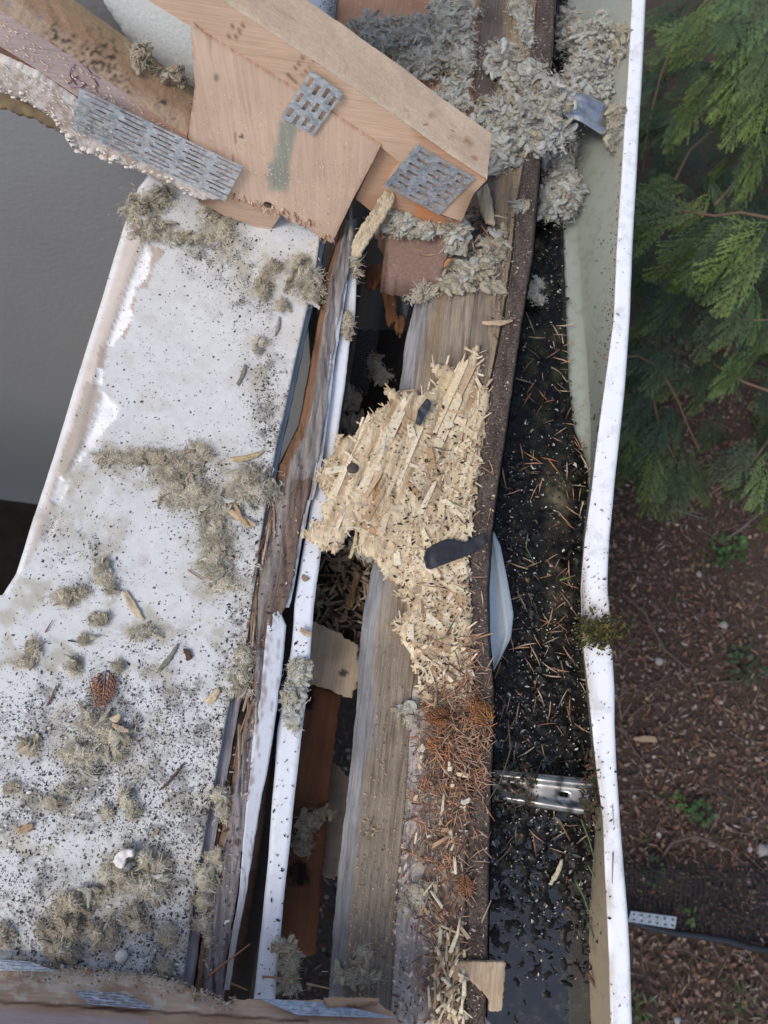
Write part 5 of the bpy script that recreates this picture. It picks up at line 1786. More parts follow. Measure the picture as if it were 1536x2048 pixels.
# px, py, rx, ry, height offset, heap, locks, tone, label ; extra ellipses follow
W = [
    ('wide cool grey wool drift over the orange sheathing', 1, [(745, 52, 48, 24, .005, .012, 60), (770, 85, 60, 26, .005, .02, 95), (830, 75, 55, 42, .005, .03, 130), (850, 130, 60, 32, .005, .03, 110), (895, 55, 55, 50, .005, .035, 150), (925, 120, 26, 55, .005, .025, 85), (915, 20, 40, 30, .005, .03, 70), (730, 110, 30, 10, .005, .01, 20)]),
    ('small grey wool tuft between the rafter and the dark timber', 1, [(908, 178, 30, 16, .01, .015, 30), (915, 208, 26, 16, .01, .015, 25), (878, 195, 16, 10, .01, .01, 12)]),
    ('grey wool wisp lying lengthwise on the pale timber at the top', 1, [(1045, 40, 16, 34, .004, .012, 36), (1055, 75, 12, 22, .004, .01, 18), (1028, 15, 14, 18, .004, .01, 14)]),
    ('largest grey wool heap spilling over the timbers beside the rafter end', 1, [(1010, 125, 40, 38, .005, .03, 85), (1050, 165, 52, 42, .005, .04, 130), (985, 235, 42, 42, .005, .04, 105), (1035, 250, 62, 52, .005, .05, 190), (1095, 215, 45, 48, .0, .05, 130), (1000, 310, 32, 40, .005, .035, 80), (1070, 290, 40, 26, .0, .03, 60), (1115, 270, 32, 30, -.02, .03, 45)]),
    ('ragged olive wool heap inside the gutter above the shiny bracket', 1, [(1135, 55, 30, 36, -.11, .04, 60), (1165, 90, 44, 40, -.09, .05, 110), (1185, 140, 44, 40, -.08, .05, 110), (1155, 160, 45, 35, -.06, .04, 85), (1205, 60, 14, 34, -.07, .04, 34), (1150, 190, 44, 22, -.05, .03, 60), (1200, 190, 26, 24, -.07, .03, 45)]),
    ('loose wool tuft clinging to the inner gutter wall near the rim', 0, [(1238, 80, 16, 26, -.05, .03, 32), (1240, 110, 14, 16, -.05, .02, 16)]),
    ('wool tuft hooked over the end of the shiny bracket', 0, [(1232, 235, 18, 26, -.05, .03, 40), (1224, 275, 14, 28, -.05, .03, 36), (1210, 225, 14, 18, -.06, .02, 18)]),
    ('bubbly grey wool heap on the sludge below the shiny bracket', 1, [(1110, 345, 38, 36, -.10, .05, 95), (1125, 390, 38, 40, -.10, .05, 105), (1095, 410, 26, 28, -.09, .04, 60), (1125, 425, 26, 18, -.11, .03, 36), (1140, 310, 18, 24, -.11, .03, 24)]),
    ('wool puff on the side of the heel wedge', 1, [(790, 425, 28, 24, .075, .02, 50), (812, 440, 22, 20, .07, .02, 32)]),
    ('long flat wool wisp along the top of the wooden block', 1, [(775, 455, 42, 10, .06, .012, 36), (815, 468, 30, 8, .06, .01, 22), (848, 462, 24, 14, .065, .015, 28)]),
    ('wool tuft at the right corner of the wooden block', 1, [(905, 450, 26, 30, .06, .03, 56), (912, 485, 24, 22, .04, .03, 40)]),
    ('flat dirty wool mat on the pale timber below the truss heel', 0, [(935, 540, 54, 26, .004, .018, 90), (965, 505, 40, 30, .004, .02, 64), (905, 570, 40, 18, .004, .012, 42), (990, 480, 28, 20, .004, .015, 28), (985, 575, 22, 12, .004, .01, 16)]),
    ('thin pale round wool pad on the dark fascia edge', 1, [(1040, 414, 14, 11, .006, .01, 15)]),
    ('feathery white wool wisp floating on the sludge', 1, [(1065, 580, 14, 16, -.12, .012, 16), (1078, 600, 12, 10, -.12, .01, 10), (1075, 568, 8, 10, -.12, .01, 8)]),
    ('dark wool tuft on the left end of the rounded timber', 2, [(850, 585, 24, 14, .0, .015, 26), (832, 598, 18, 8, .0, .01, 12)]),
    ('thick wool clump at the broken upper corner of the ceiling board', 0, [(275, 425, 32, 34, .004, .035, 80), (318, 400, 30, 24, .004, .03, 60), (300, 460, 40, 28, .004, .03, 70), (345, 475, 34, 16, .004, .015, 36)]),
    ('curled wool clump against the bottom chord end', 0, [(425, 430, 26, 22, .006, .03, 46), (462, 425, 22, 20, .006, .03, 36), (448, 465, 20, 34, .004, .02, 44), (400, 480, 40, 12, .004, .01, 22)]),
    ('wool tuft at the gap edge below the gusset', 0, [(610, 565, 32, 30, .006, .03, 70), (625, 590, 22, 20, .006, .02, 32), (600, 530, 24, 30, .006, .015, 28)]),
    ('small round wool puff left of the gap edge tuft', 0, [(566, 612, 13, 13, .004, .012, 16)]),
    ('elongated brownish wool tuft on the board beneath the gusset', 2, [(528, 575, 15, 34, .004, .016, 36), (548, 535, 22, 14, .004, .01, 16)]),
    ('small isolated wool tuft on the clean middle of the board', 0, [(519, 685, 16, 10, .004, .01, 13), (516, 702, 7, 10, .004, .006, 6)]),
    ('thick curled wool tuft on the board edge beside the rotted timber', 0, [(500, 955, 36, 26, .006, .03, 66), (520, 985, 40, 22, .006, .03, 64), (478, 985, 26, 28, .006, .02, 44)]),
    ('thin brownish wool smear across the board', 2, [(300, 915, 80, 15, .003, .008, 60), (220, 915, 34, 15, .003, .006, 20), (352, 945, 50, 18, .003, .009, 44), (400, 905, 30, 22, .003, .010, 26)]),
    ('flat matted wool band in the middle of the board', 0, [(385, 985, 44, 30, .003, .012, 60), (425, 1010, 40, 34, .003, .014, 60), (350, 990, 30, 30, .003, .010, 30)]),
    ('large flat grey green wool mat near the gap edge', 0, [(435, 1075, 34, 40, .003, .014, 66), (428, 1130, 34, 38, .003, .014, 64), (445, 1165, 32, 20, .003, .012, 34)]),
    ('oblong wool tuft on the board left of the broad cream chip', 0, [(205, 1145, 16, 28, .004, .014, 30), (222, 1175, 12, 18, .004, .012, 14)]),
    ('hairy oval wool tuft on the left of the board', 2, [(135, 1195, 30, 17, .004, .016, 34), (165, 1183, 18, 8, .004, .008, 8)]),
    ('faint wool tuft above the one under the cream chip', 2, [(200, 1240, 20, 13, .004, .010, 20)]),
    ('dense wool tuft just below the broad cream chip', 0, [(285, 1266, 32, 13, .004, .014, 32)]),
    ('pointed brownish wool tuft on the left edge of the board', 2, [(66, 1300, 16, 24, .004, .012, 22), (50, 1325, 24, 10, .004, .006, 10)]),
    ('round fuzzy wool puff left of the cedar sprig', 0, [(148, 1332, 17, 17, .004, .012, 22)]),
    ('tiny wool puff beside the dark needle on the board', 2, [(170, 1280, 14, 9, .004, .008, 11)]),
    ('small wool puff just right of the cedar sprig', 2, [(238, 1332, 11, 14, .004, .008, 11)]),
    ('broad wool clump below the cedar sprig', 0, [(190, 1445, 34, 24, .004, .022, 56), (235, 1475, 32, 26, .004, .02, 48), (165, 1505, 50, 18, .004, .016, 48), (235, 1500, 26, 24, .004, .016, 28), (180, 1535, 12, 24, .004, .01, 14)]),
    ('small dark wool tuft under the tiny yellow chip', 2, [(58, 1495, 22, 18, .004, .012, 24)]),
    ('wool tuft drooping over the board edge above the split timber', 0, [(490, 1315, 18, 30, .0, .018, 36), (478, 1355, 22, 18, .0, .012, 22), (480, 1385, 26, 9, .0, .010, 14)]),
    ('grey wool tuft stuck on the white flashing strip', 1, [(598, 1345, 18, 26, -.014, .016, 32), (583, 1390, 22, 22, -.014, .018, 32), (588, 1435, 13, 26, -.016, .014, 24)]),
    ('pale wisp of wool at the upper left of the orange needles', 1, [(818, 1418, 24, 8, .004, .010, 16), (822, 1440, 10, 14, .004, .008, 9)]),
    ('stringy curved wool wisp low on the mouldy board', 0, [(252, 1595, 12, 24, .004, .012, 18), (270, 1625, 14, 14, .004, .012, 14), (215, 1625, 10, 14, .004, .008, 8)]),
    ('flat wool wisp on the left of the mouldy board', 2, [(110, 1605, 26, 8, .004, .010, 16), (130, 1580, 12, 10, .004, .008, 8), (25, 1575, 18, 10, .004, .008, 10)]),
    ('big curly wool heap with a white plaster chunk on it', 0, [(245, 1745, 36, 38, .004, .022, 74), (300, 1715, 28, 20, .004, .02, 34), (322, 1735, 20, 26, .004, .02, 32), (290, 1770, 30, 30, .004, .02, 44), (216, 1750, 16, 26, .004, .014, 20), (320, 1785, 14, 16, .004, .01, 12)]),
    ('brownish wool heap at the bottom of the board', 2, [(150, 1805, 34, 26, .004, .022, 56), (135, 1850, 38, 32, .004, .024, 66), (185, 1790, 30, 12, .004, .012, 22), (125, 1900, 32, 22, .004, .02, 36), (90, 1855, 20, 18, .004, .01, 14)]),
    ('ring shaped dark wool tuft beside the brownish heap', 2, [(195, 1865, 16, 16, .004, .014, 18), (222, 1862, 14, 20, .004, .014, 18), (210, 1885, 22, 9, .004, .01, 14)]),
    ('flat wool tuft above the round plaster bead', 2, [(275, 1845, 26, 13, .004, .012, 26), (270, 1820, 18, 10, .004, .01, 10)]),
    ('dim wool wisp low beside the gap edge of the board', 2, [(338, 1870, 15, 26, .004, .010, 22), (330, 1935, 16, 14, .004, .01, 12)]),
    ('hanging wool strip along the gap edge at the bottom', 0, [(430, 1722, 18, 24, .002, .018, 34), (415, 1760, 20, 30, .002, .02, 46), (408, 1800, 16, 20, .002, .016, 22), (405, 1845, 24, 16, .0, .014, 22), (420, 1870, 12, 18, .0, .01, 10)]),
    ('wool tuft hanging in the gap halfway down the split timber', 0, [(442, 1595, 18, 24, .0, .016, 30), (450, 1625, 9, 20, .0, .012, 12)]),
    ('dark brown wool at the left bottom corner of the board', 2, [(8, 1868, 16, 26, .004, .012, 20)]),
    ('grey wool strip draped over the bottom of the flashing', 2, [(565, 1893, 22, 12, -.01, .012, 20), (580, 1925, 14, 26, -.012, .012, 28), (580, 1965, 12, 22, -.02, .012, 18)]),
    ('shadowy wool tuft on the rust brown plank', 2, [(618, 1645, 20, 18, -.15, .02, 26), (610, 1690, 16, 24, -.15, .016, 24), (645, 1625, 18, 10, -.15, .016, 12)]),
    ('wool curl on the timber beside the lower needles', 0, [(835, 1790, 22, 26, .006, .014, 30), (812, 1810, 12, 16, .004, .01, 10)]),
    ('messy wool scrap near the right end of the near truss', 2, [(700, 1950, 30, 14, -.01, .014, 24), (725, 1915, 14, 24, -.006, .01, 14), (735, 1955, 20, 12, -.006, .014, 14)]),
    ('pale wool ball in the dark middle of the hole', 1, [(748, 728, 12, 20, -.23, .02, 22), (762, 756, 22, 12, -.24, .02, 22)]),
    ('wool clump under the torn edge of the strand board', 0, [(700, 800, 20, 26, -.20, .02, 34), (704, 850, 24, 20, -.20, .02, 32), (690, 885, 20, 14, -.2, .02, 14)]),
    ('grey wool scrap on the upper end of the flashing strip', 2, [(694, 650, 12, 26, -.018, .010, 24), (712, 530, 9, 30, -.01, .01, 20)]),
    ('tiny wool tuft in the notch under the strand board', 1, [(716, 1096, 18, 16, -.13, .02, 20), (735, 1110, 14, 14, -.13, .02, 12)]),
]
for lab, tone, ell in W:
    a, f = MB(), MB()
    flat = ell[0][5] <= .016
    for (x, y, rx, ry, dz, h, n) in ell:
        wool(a, f, x, y, rx, ry, L + dz, h, int(n * (1.35 if flat else 1.15)), tone, ln=.85 if flat else 1.0, hair=.9 if flat else .6, big=.62 if flat else .9, matted=x < 640 and ell[0][4] >= 0 and tone != 1)
    r = thing('wool_tuft', P(ell[0][0], ell[0][1], L + ell[0][4]), lab, 'wool', 'tufts of loose mineral wool')
    a.build('wool_locks', WOOL, r)
    f.build('stray_fibres', FUZZ, r)


def wool_on_face(lab, spots, Y):
    a, f = MB(), MB()
    for x, y, rx, ry, n in spots:
        p = PY(x, y, Y)
        k0, k1 = len(a.v), len(f.v)
        wool(a, f, x, y, rx, ry, p.z, .014, n, 2, big=.7, hair=1.6)
    r = thing('wool_tuft', PY(spots[0][0], spots[0][1], Y), lab, 'wool', 'tufts of loose mineral wool')
    a.build('wool_locks', WOOL, r)
    f.build('stray_fibres', FUZZ, r)
wool_on_face('small wool tuft against the pale wall board behind the truss', [(350, 152, 16, 12, 22), (362, 168, 8, 8, 8)], YT + .075)
wool_on_face('long fuzzy wool strip along the top of the mouldy web chord', [(275, 118, 22, 26, 34), (300, 150, 26, 16, 34), (345, 200, 32, 14, 36), (290, 135, 16, 14, 12), (372, 205, 12, 18, 14)], YT + .07)
# ================================================================ NEEDLES, SPRIGS, CRUMBS
NCOL = [(0.50, 0.30, 0.20), (0.36, 0.20, 0.135), (0.54, 0.34, 0.21), (0.19, 0.115, 0.085), (0.52, 0.39, 0.28), (0.46, 0.215, 0.10)]
mb = MB()
PILE = [(905, 1365, 48, 40, 60), (950, 1350, 24, 90, 60), (860, 1400, 30, 26, 24), (900, 1200, 60, 120, 26), (900, 1425, 60, 34, 190), (900, 1480, 72, 50, 330), (910, 1550, 66, 55, 300), (880, 1610, 66, 60, 160), (875, 1690, 60, 60, 110), (895, 1770, 50, 60, 95), (880, 1850, 50, 60, 60), (955, 1450, 26, 70, 100),
        (870, 1950, 40, 60, 40), (960, 1600, 18, 150, 26)]
for a, b, rx, ry, n in PILE:
    for k in range(int(n * .72)):
        r, t = math.sqrt(random.random()), random.uniform(0, 6.283)
        x, y = a + rx * r * math.cos(t), b + ry * r * math.sin(t)
        hz = .016 * math.exp(-((x - 905) / 50) ** 2 - ((y - 1480) / 85) ** 2)
        needle_tris(mb, P(x, y, L + .008 + random.random() * (hz + .003)), random.uniform(0, math.pi), random.uniform(.016, .034), random.uniform(.0013, .0024), vcol(random.choice(NCOL), .3), random.gauss(0, .15), .06)
tag(mb.build('needle_litter', NEED), 'heap of orange brown conifer needles on the timber and fascia', 'needles', kind='stuff')

nm = []
for v in range(7):
    mb = MB()
    needle_tris(mb, (0, 0, 0), 0, 1.0, random.uniform(.065, .10), (1, 1, 1), 0, .05)
    nm.append(mb)
def needle_mesh(mb, col, mat=NEED):
    q = MB()
    q.add(mb.v, mb.f, col)
    o = q.build('needle', mat, base=(0, 0, 0))
    me = o.data
    bpy.data.objects.remove(o)
    return me
NM = [needle_mesh(nm[i % 7], vcol(NCOL[i % 6] if i < 12 else (0.16, 0.2, 0.06), .2)) for i in range(14)]
def needles(n, place, z, label, group, lo=.018, hi=.038, weights=None):
    k = 0
    while k < n:
        q = place()
        if q is None:
            continue
        k += 1
        x, y, zz = q
        o = bpy.data.objects.new('needle', random.choice(NM[:12] if random.random() < .9 else NM))
        COL.objects.link(o)
        s = random.uniform(lo, hi)
        o.location = P(x, y, z + zz)
        o.scale = (s, s, s)
        o.rotation_euler = (0, random.gauss(0, .08), random.uniform(0, 6.283))
        tag(o, label, 'needle', group)
def in_gutter():
    y = random.choice([random.uniform(640, 1000), random.uniform(900, 1500), random.uniform(1100, 1480), random.uniform(1500, 1720)])
    x0, x1 = xat(FR_, y) + 10, xat(SLR, y) + 4
    return (x0 + (x1 - x0) * random.random(), y, .006)
needles(185, in_gutter, ZB + .010, 'fallen brown needle lying on the black sludge in the gutter', 'needles on the gutter sludge')
def on_osb():
    x, y = random.uniform(840, 985), random.uniform(830, 1400)
    return (x, y, .002 + (.014 if inpoly(x, y, OSB) else 0)) if x < xat(FR_, y) - 4 else None
needles(44, on_osb, L + .003, 'brown needle scattered over the torn strand board or the fascia beside it', 'needles on the strand board', .014, .036)
def on_wool():
    return (random.gauss(975, 45), random.gauss(465, 32), .02)
needles(16, on_wool, L + .012, 'dark needle caught in the dirt and wool just right of the truss heel', 'needles by the truss heel', .018, .038)

# longer needles one can single out
def stick(pts, r, col, name, lab, cat, mat=NEED):
    mb = MB()
    q = [P(*p) for p in pts]
    ps = []
    for i in range(len(q) - 1):
        for s in range(4):
            ps.append(q[i].lerp(q[i + 1], s / 4))
    ps.append(q[-1])
    mb.tube(ps, lambda t: r * (1 - .55 * t), 5, col)
    tag(mb.build(name, mat), lab, cat)
LG = L + .01
stick([(413, 1956, L), (450, 1926, L + .01), (500, 1888, L + .015)], .0018, (.36, .17, .08), 'needle', 'long orange needle leaning over the rotted timber at the bottom', 'needle')
stick([(445, 1960, L - .005), (495, 1980, L - .004)], .0018, (.30, .16, .08), 'needle', 'orange needle lying low beside the cut timber stub', 'needle')
stick([(524, 1953, L - .008), (565, 1956, L - .006), (605, 1957, L - .006)], .0016, (.36, .2, .12), 'needle', 'level tan needle crossing the bottom of the flashing', 'needle')
stick([(613, 1967, L - .02), (665, 1978, L - .02)], .0018, (.42, .30, .18), 'needle', 'pale tan needle right of the draped wool strip', 'needle')
stick([(94, 1412, L + .004), (104, 1392, L + .004), (113, 1370, L + .004)], .0016, (.2, .09, .06), 'needle', 'short red brown needle on the board left of the cedar sprig', 'needle')
stick([(194, 1420, L + .004), (184, 1385, L + .006), (178, 1360, L + .004)], .0013, (.26, .12, .07), 'needle', 'curved reddish stalk touching the cedar sprig', 'stalk')
stick([(136, 1281, L + .004), (158, 1285, L + .004)], .0013, (.03, .025, .03), 'needle', 'black needle pointing at the tiny wool puff', 'needle')
stick([(90, 1265, L + .004), (105, 1240, L + .004)], .0012, (.2, .1, .07), 'needle', 'thin brown needle below the hairy oval wool tuft', 'needle')
stick([(375, 1140, L + .004), (405, 1160, L + .005)], .0013, (.34, .2, .12), 'needle', 'faint brown needle left of the grey green wool mat', 'needle')
stick([(1183, 1448, LG - .09), (1110, 1520, LG - .06), (990, 1566, LG)], .0006, (.05, .04, .03), 'twig', 'hair thin dark stalk over the gutter by the slotted bracket', 'twig')
stick([(1016, 1440, L - .02), (1021, 1500, L + .0), (1002, 1560, L + .015), (972, 1610, L + .02), (950, 1648, L + .012)], .0013, (.12, .09, .07), 'twig', 'thin bent twig from the sludge onto the needle heap', 'twig')
stick([(1173, 1942, ZB + .03), (1192, 1975, ZB + .035), (1206, 2012, ZB + .04), (1213, 2036, ZB + .04)], .0026, (.13, .06, .035), 'twig', 'curved dark brown stem on the sandy gutter side at the bottom', 'twig')
stick([(1225, 1610, ZLIP + .003), (1227, 1650, ZLIP + .003)], .0007, (.3, .22, .2), 'needle', 'upper of two faint needles lying along the gutter rim', 'needle')
stick([(1226, 1705, ZLIP + .003), (1224, 1768, ZLIP + .003)], .0012, (.33, .24, .22), 'needle', 'lower and thicker needle lying along the gutter rim', 'needle')
for i, (a, b, lab) in enumerate((((1162, 1638), (1190, 1725), 'longest green needle standing in the gutter below the slotted bracket'), ((1176, 1730), (1202, 1790), 'green needle leaning at the gutter wall'),
                                 ((1150, 1760), (1180, 1830), 'olive needle in the wet gutter edge'), ((1190, 1790), (1203, 1850), 'dark green needle near the sandy gutter side'), ((1178, 1850), (1196, 1925), 'long dull green needle on the sandy gutter side'))):
    stick([(a[0], a[1], ZB + .03), ((a[0] + b[0]) / 2 + 3, (a[1] + b[1]) / 2, ZB + .034), (b[0], b[1], ZB + .03)], .0018, (.10, .15, .06), 'needle', lab, 'needle')
stick([(1056, 1066, ZB + .02), (1052, 1095, ZB + .022), (1068, 1125, ZB + .02)], .0013, (.14, .2, .1), 'needle', 'bent green needle on the sludge beside the pale flange', 'needle')
stick([(1120, 1160, ZB + .02), (1152, 1150, ZB + .02)], .0015, (.2, .28, .08), 'needle', 'bright green needle on the sandy patch of sludge', 'needle')


def sprig(px, py, ang, size, z, col, lab):
    mb = MB()
    c = P(px, py, z)
    d = Vector((math.cos(ang), math.sin(ang), 0))
    s = Vector((-d.y, d.x, 0))
    def leaf(a, b, w):
        t = (b - a)
        n = Vector((-t.y, t.x, 0)).normalized() * w
        m_ = a.lerp(b, .5)
        mb.add([a, m_ + n + Vector((0, 0, .0008)), b, m_ - n + Vector((0, 0, .0008)), m_ + Vector((0, 0, -.0008))], [(0, 1, 2, 3), (0, 4, 1), (1, 4, 2), (2, 4, 3), (3, 4, 0)], vcol(col, .2))
    leaf(c - d * size * .1, c + d * size, size * .03)
    for i in range(8):
        t = i / 8
        for sg in (-1, 1):
            b0 = c + d * size * t * .9
            l_ = size * .55 * (1 - t) * random.uniform(.7, 1.05) + size * .08
            dd = (d * .75 + s * sg * .65).normalized()
            leaf(b0, b0 + dd * l_, size * .028)
            for j in range(3):
                q = b0 + dd * l_ * (.25 + .25 * j)
                for s2 in (-1, 1):
                    e = (dd * .8 + Vector((-dd.y, dd.x, 0)) * s2 * .6).normalized()
                    leaf(q, q + e * l_ * .3, size * .02)
    tag(mb.build('cedar_sprig', NEED), lab, 'sprig')
sprig(213, 1338, -1.45, .060, L + .007, (.40, .19, .12), 'flat rust brown cedar sprig lying on the white ceiling board')
sprig(985, 1450, 2.4, .050, L + .03, (.46, .20, .07), 'bright orange cedar sprig on top of the needle heap')
sprig(850, 1490, 0.2, .028, L + .016, (.50, .20, .05), 'small vivid orange cedar sprig at the edge of the needle heap')
sprig(905, 1430, 3.4, .045, L + .028, (.40, .17, .07), 'reddish cedar sprig at the upper end of the needle heap')
sprig(935, 1800, 1.8, .035, L + .012, (.35, .16, .08), 'dull brown cedar sprig among the lower needles')


def crumbs(n, place, size, cols, name, lab, cat, mat=CHIP, flat=.35, asp=2.2):
    mb = MB()
    k = 0
    while k < n:
        q = place()
        if q is None:
            continue
        k += 1
        p = P(*q)
        r = random.uniform(*size) * (1.7 if random.random() < .12 else 1)
        a = random.uniform(0, 6.283)
        d, s = Vector((math.cos(a), math.sin(a), random.gauss(0, .15))) * r * random.uniform(1, asp), Vector((-math.sin(a), math.cos(a), random.gauss(0, .15))) * r * random.uniform(.5, 1)
        u = Vector((0, 0, r * flat))
        mb.add([p - d + s * .3, p - s + u, p + d * .8 - s * .4, p + d + s * .3, p + s + u, p - d * .5 + s], [(0, 1, 2, 3), (0, 3, 4, 5)], vcol(random.choice(cols), .25))
    return tag(mb.build(name, mat), lab, cat, kind='stuff')
def osb_pl():
    x, y = random.uniform(640, 985), random.uniform(740, 1410)
    if not inpoly(x, y, OSB): return None
    pr = .12 + ss(760, 860, x) * ss(820, 900, y) * .8 + 1.2 * math.exp(-((x - 880) / 25) ** 2 - ((y - 950) / 40) ** 2) + .3 * ss(1100, 1200, y)
    if random.random() > pr: return None
    return (x, y, osb_z(x, y) + osb_disp(x, y).z + .003)
crumbs(1150, osb_pl, (.0006, .0016), [(.03, .025, .022), (.05, .035, .025), (.10, .06, .04)], 'bark_specks', 'black specks of bark and dirt sprinkled over the torn strand board', 'specks')
def fas_pl():
    y = random.uniform(-20, 2050)
    x = random.uniform(xat(FL_, y) - 25, xat(FR_, y) - 2)
    return (x, y, L + .004)
crumbs(1800, fas_pl, (.0005, .0014), [(.34, .27, .22), (.22, .15, .11), (.06, .04, .035), (.5, .42, .33), (.07, .045, .035)], 'bark_crumbs', 'fine bark crumbs along the dark fascia edge', 'crumbs')
def t3_pl():
    y = random.uniform(1380, 2050)
    x = random.uniform(xat(T3L, y) - 4, xat(FL_, y))
    return (x, y, L + .006)
crumbs(1300, t3_pl, (.0007, .0019), [(.56, .50, .44), (.40, .33, .26), (.10, .07, .06), (.62, .5, .34), (.2, .1, .06)], 'fine_crumbs', 'fine pale and dark crumbs under the needles', 'crumbs')
def t2_pl():
    y = random.uniform(1120, 2050)
    x = random.uniform(xat(T2M, y) - 4, xat(T2R, y))
    return (x, y, L - .0035) if random.random() < ss(1150, 1700, y) + .1 else None
crumbs(700, t2_pl, (.0005, .0011), [(.44, .32, .18), (.36, .26, .16), (.12, .09, .07)], 'timber_grit', 'tan grit sprinkled on the rounded timber', 'grit')
def sl_pl():
    y = random.uniform(430, 1960)
    if random.random() > .25 + .75 * ss(820, 960, y) * ss(1980, 1600, y): return None
    x0, x1 = xat(FR_, y) + 6, xat(SLR, y) + 2
    return (x0 + (x1 - x0) * random.random(), y, ZB + .0155)
crumbs(1250, sl_pl, (.0004, .0016), [(.55, .52, .46), (.40, .37, .32), (.30, .22, .15), (.62, .60, .56), (.2, .12, .08), (.25, .3, .2)], 'sludge_flecks', 'pale flecks of wood and wool floating on the black sludge', 'flecks')
crumbs(1500, sl_pl, (.001, .003), [(.008, .008, .008), (.02, .018, .014), (.03, .03, .016)], 'rotted_leaf_mulch', 'black rotted leaf mulch on the sludge', 'mulch', mat=PLASTIC)
def rim_pl():
    y = random.choice([random.uniform(0, 2050), random.uniform(1000, 1650), random.gauss(1230, 60)])
    x0, x1 = xat(GI, y), xat(GO, y)
    t = random.random() ** 2.2
    return (x0 + (x1 - x0) * t, y, ZLIP + .001)
crumbs(260, rim_pl, (.0005, .0013), [(.05, .04, .035), (.14, .10, .08), (.3, .24, .18)], 'rim_dirt', 'dark dirt specks on the gutter rim', 'dirt')
def wall_pl():
    y = random.uniform(300, 900)
    t = random.random() ** 3
    x = xat(GI, y) - t * 40 - 2
    return (x, y, ZLIP - .008 - t * 40 * .0012)
crumbs(150, wall_pl, (.0008, .0022), [(.12, .07, .045), (.2, .12, .08), (.06, .04, .03)], 'wall_dirt', 'brown crumbs under the gutter rim', 'dirt')
def strip_pl():
    y = random.uniform(900, 2020)
    x = random.uniform(xat(SL, y) + 4, xat(SR, y) - 2)
    return (x, y, L - .0185)
crumbs(130, strip_pl, (.0005, .0014), [(.03, .03, .03), (.05, .04, .03), (.2, .14, .1)], 'flashing_specks', 'dark specks on the white flashing strip', 'specks')
def t1_pl():
    y = random.uniform(980, 1960)
    x = random.uniform(xat(EDGE_R, y) - 22, xat(T1R, y))
    return (x, y, L + .004 if x > xat(T1L, y) else L + .003 if x < xat(EDGE_R, y) else L - .02)
crumbs(420, t1_pl, (.0006, .0018), [(.06, .04, .035), (.2, .12, .08), (.45, .38, .3), (.03, .03, .03)], 'gap_crumbs', 'bark crumbs along the gap beside the ceiling board', 'crumbs')
def flange_pl():
    y = random.uniform(1065, 1335)
    x = random.uniform(980, 1024)
    return (x, y, L - .058)
mb = MB()
# moss on the dent of the rim
def moss_pl():
    x, y = random.gauss(1198, 22), random.gauss(1262, 17)
    return (x, y, ZLIP - .002 + random.random() * .009)
crumbs(760, moss_pl, (.0008, .0024), [(.05, .055, .012), (.09, .085, .02), (.03, .035, .012), (.14, .12, .03), (.05, .035, .02)], 'moss', 'olive moss clump growing on the dented gutter rim', 'moss', flat=.9)
def near_rim():
    y = random.uniform(1560, 1990)
    t = random.random()
    x = xat(SLR, y) + (xat(GI, y) - xat(SLR, y)) * t
    return (x, y, ZB + .016 + t * .07) if random.random() < ss(2000, 1750, y) else None
crumbs(420, near_rim, (.001, .003), [(.02, .016, .012), (.05, .03, .02), (.1, .06, .035), (.03, .04, .015)], 'wall_mulch', 'dark mulch stuck along the gutter side near the bottom', 'mulch')
def heel_dirt():
    return (random.gauss(945, 22), random.gauss(465, 28), L + .008 + random.random() * .012)
crumbs(260, heel_dirt, (.001, .0032), [(.025, .02, .016), (.06, .04, .03), (.1, .07, .05)], 'bark_dirt', 'black bark dirt heaped right of the truss heel', 'dirt')

# ================================================================ GARDEN BELOW
LC = [(.13, .074, .052), (.18, .105, .07), (.09, .055, .043), (.21, .145, .11), (.15, .092, .08), (.11, .072, .064), (.24, .185, .15), (.07, .045, .037), (.19, .10, .06)]
mb = MB()
for k in range(21000):
    if k < 17000:
        x, y = random.uniform(.75, 2.5), random.uniform(-1.4, 2.6)
    else:
        x, y = random.uniform(-.1, 1.2), random.uniform(-1.0, 2.0)
    z = .03 * fr(x * 1.3, y * 1.3) + random.uniform(.002, .03)
    a = random.uniform(0, 6.283)
    l_, w_ = random.choice([(random.uniform(.012, .036), random.uniform(.007, .022)), (random.uniform(.02, .06), random.uniform(.003, .009))])
    t1, t2 = random.gauss(0, .35), random.gauss(0, .35)
    d = Vector((math.cos(a), math.sin(a), t1)) * l_ / 2
    s = Vector((-math.sin(a), math.cos(a), t2)) * w_ / 2
    p = Vector((x, y, z))
    c = random.choice(LC)
    if random.random() < .06: c = random.choice([(.36, .33, .31), (.28, .25, .25), (.30, .22, .15), (.22, .2, .2)])
    if random.random() < .03: c = (.06, .08, .03)
    mb.add([p - d, p - d * .3 + s, p + d * .4 + s * .8, p + d, p + d * .3 - s, p - d * .4 - s * .8], [(0, 1, 2, 5), (2, 3, 4, 5)], vcol(c, .3))
for k in range(650):
    x, y = random.uniform(.8, 2.4), random.uniform(-1.3, 2.5)
    a, l_ = random.uniform(0, 3.14), random.uniform(.05, .22)
    p = Vector((x, y, .03 * fr(x * 1.3, y * 1.3) + random.uniform(.01, .04)))
    d = Vector((math.cos(a), math.sin(a), random.gauss(0, .08))) * l_ / 2
    s = Vector((-math.sin(a), math.cos(a), 0)) * l_ * random.uniform(-.12, .12)
    mb.tube([p - d, p + s, p + d], random.uniform(.0012, .0028), 4, vcol(random.choice([(.13, .10, .09), (.09, .06, .05), (.19, .16, .15)]), .25))
tag(mb.build('leaf_litter', colmat('dead_leaves', var=.4, scale=60, bump=.2)), 'brown leaf litter and needles covering the garden floor', 'leaf litter', kind='stuff')
GZ = .03
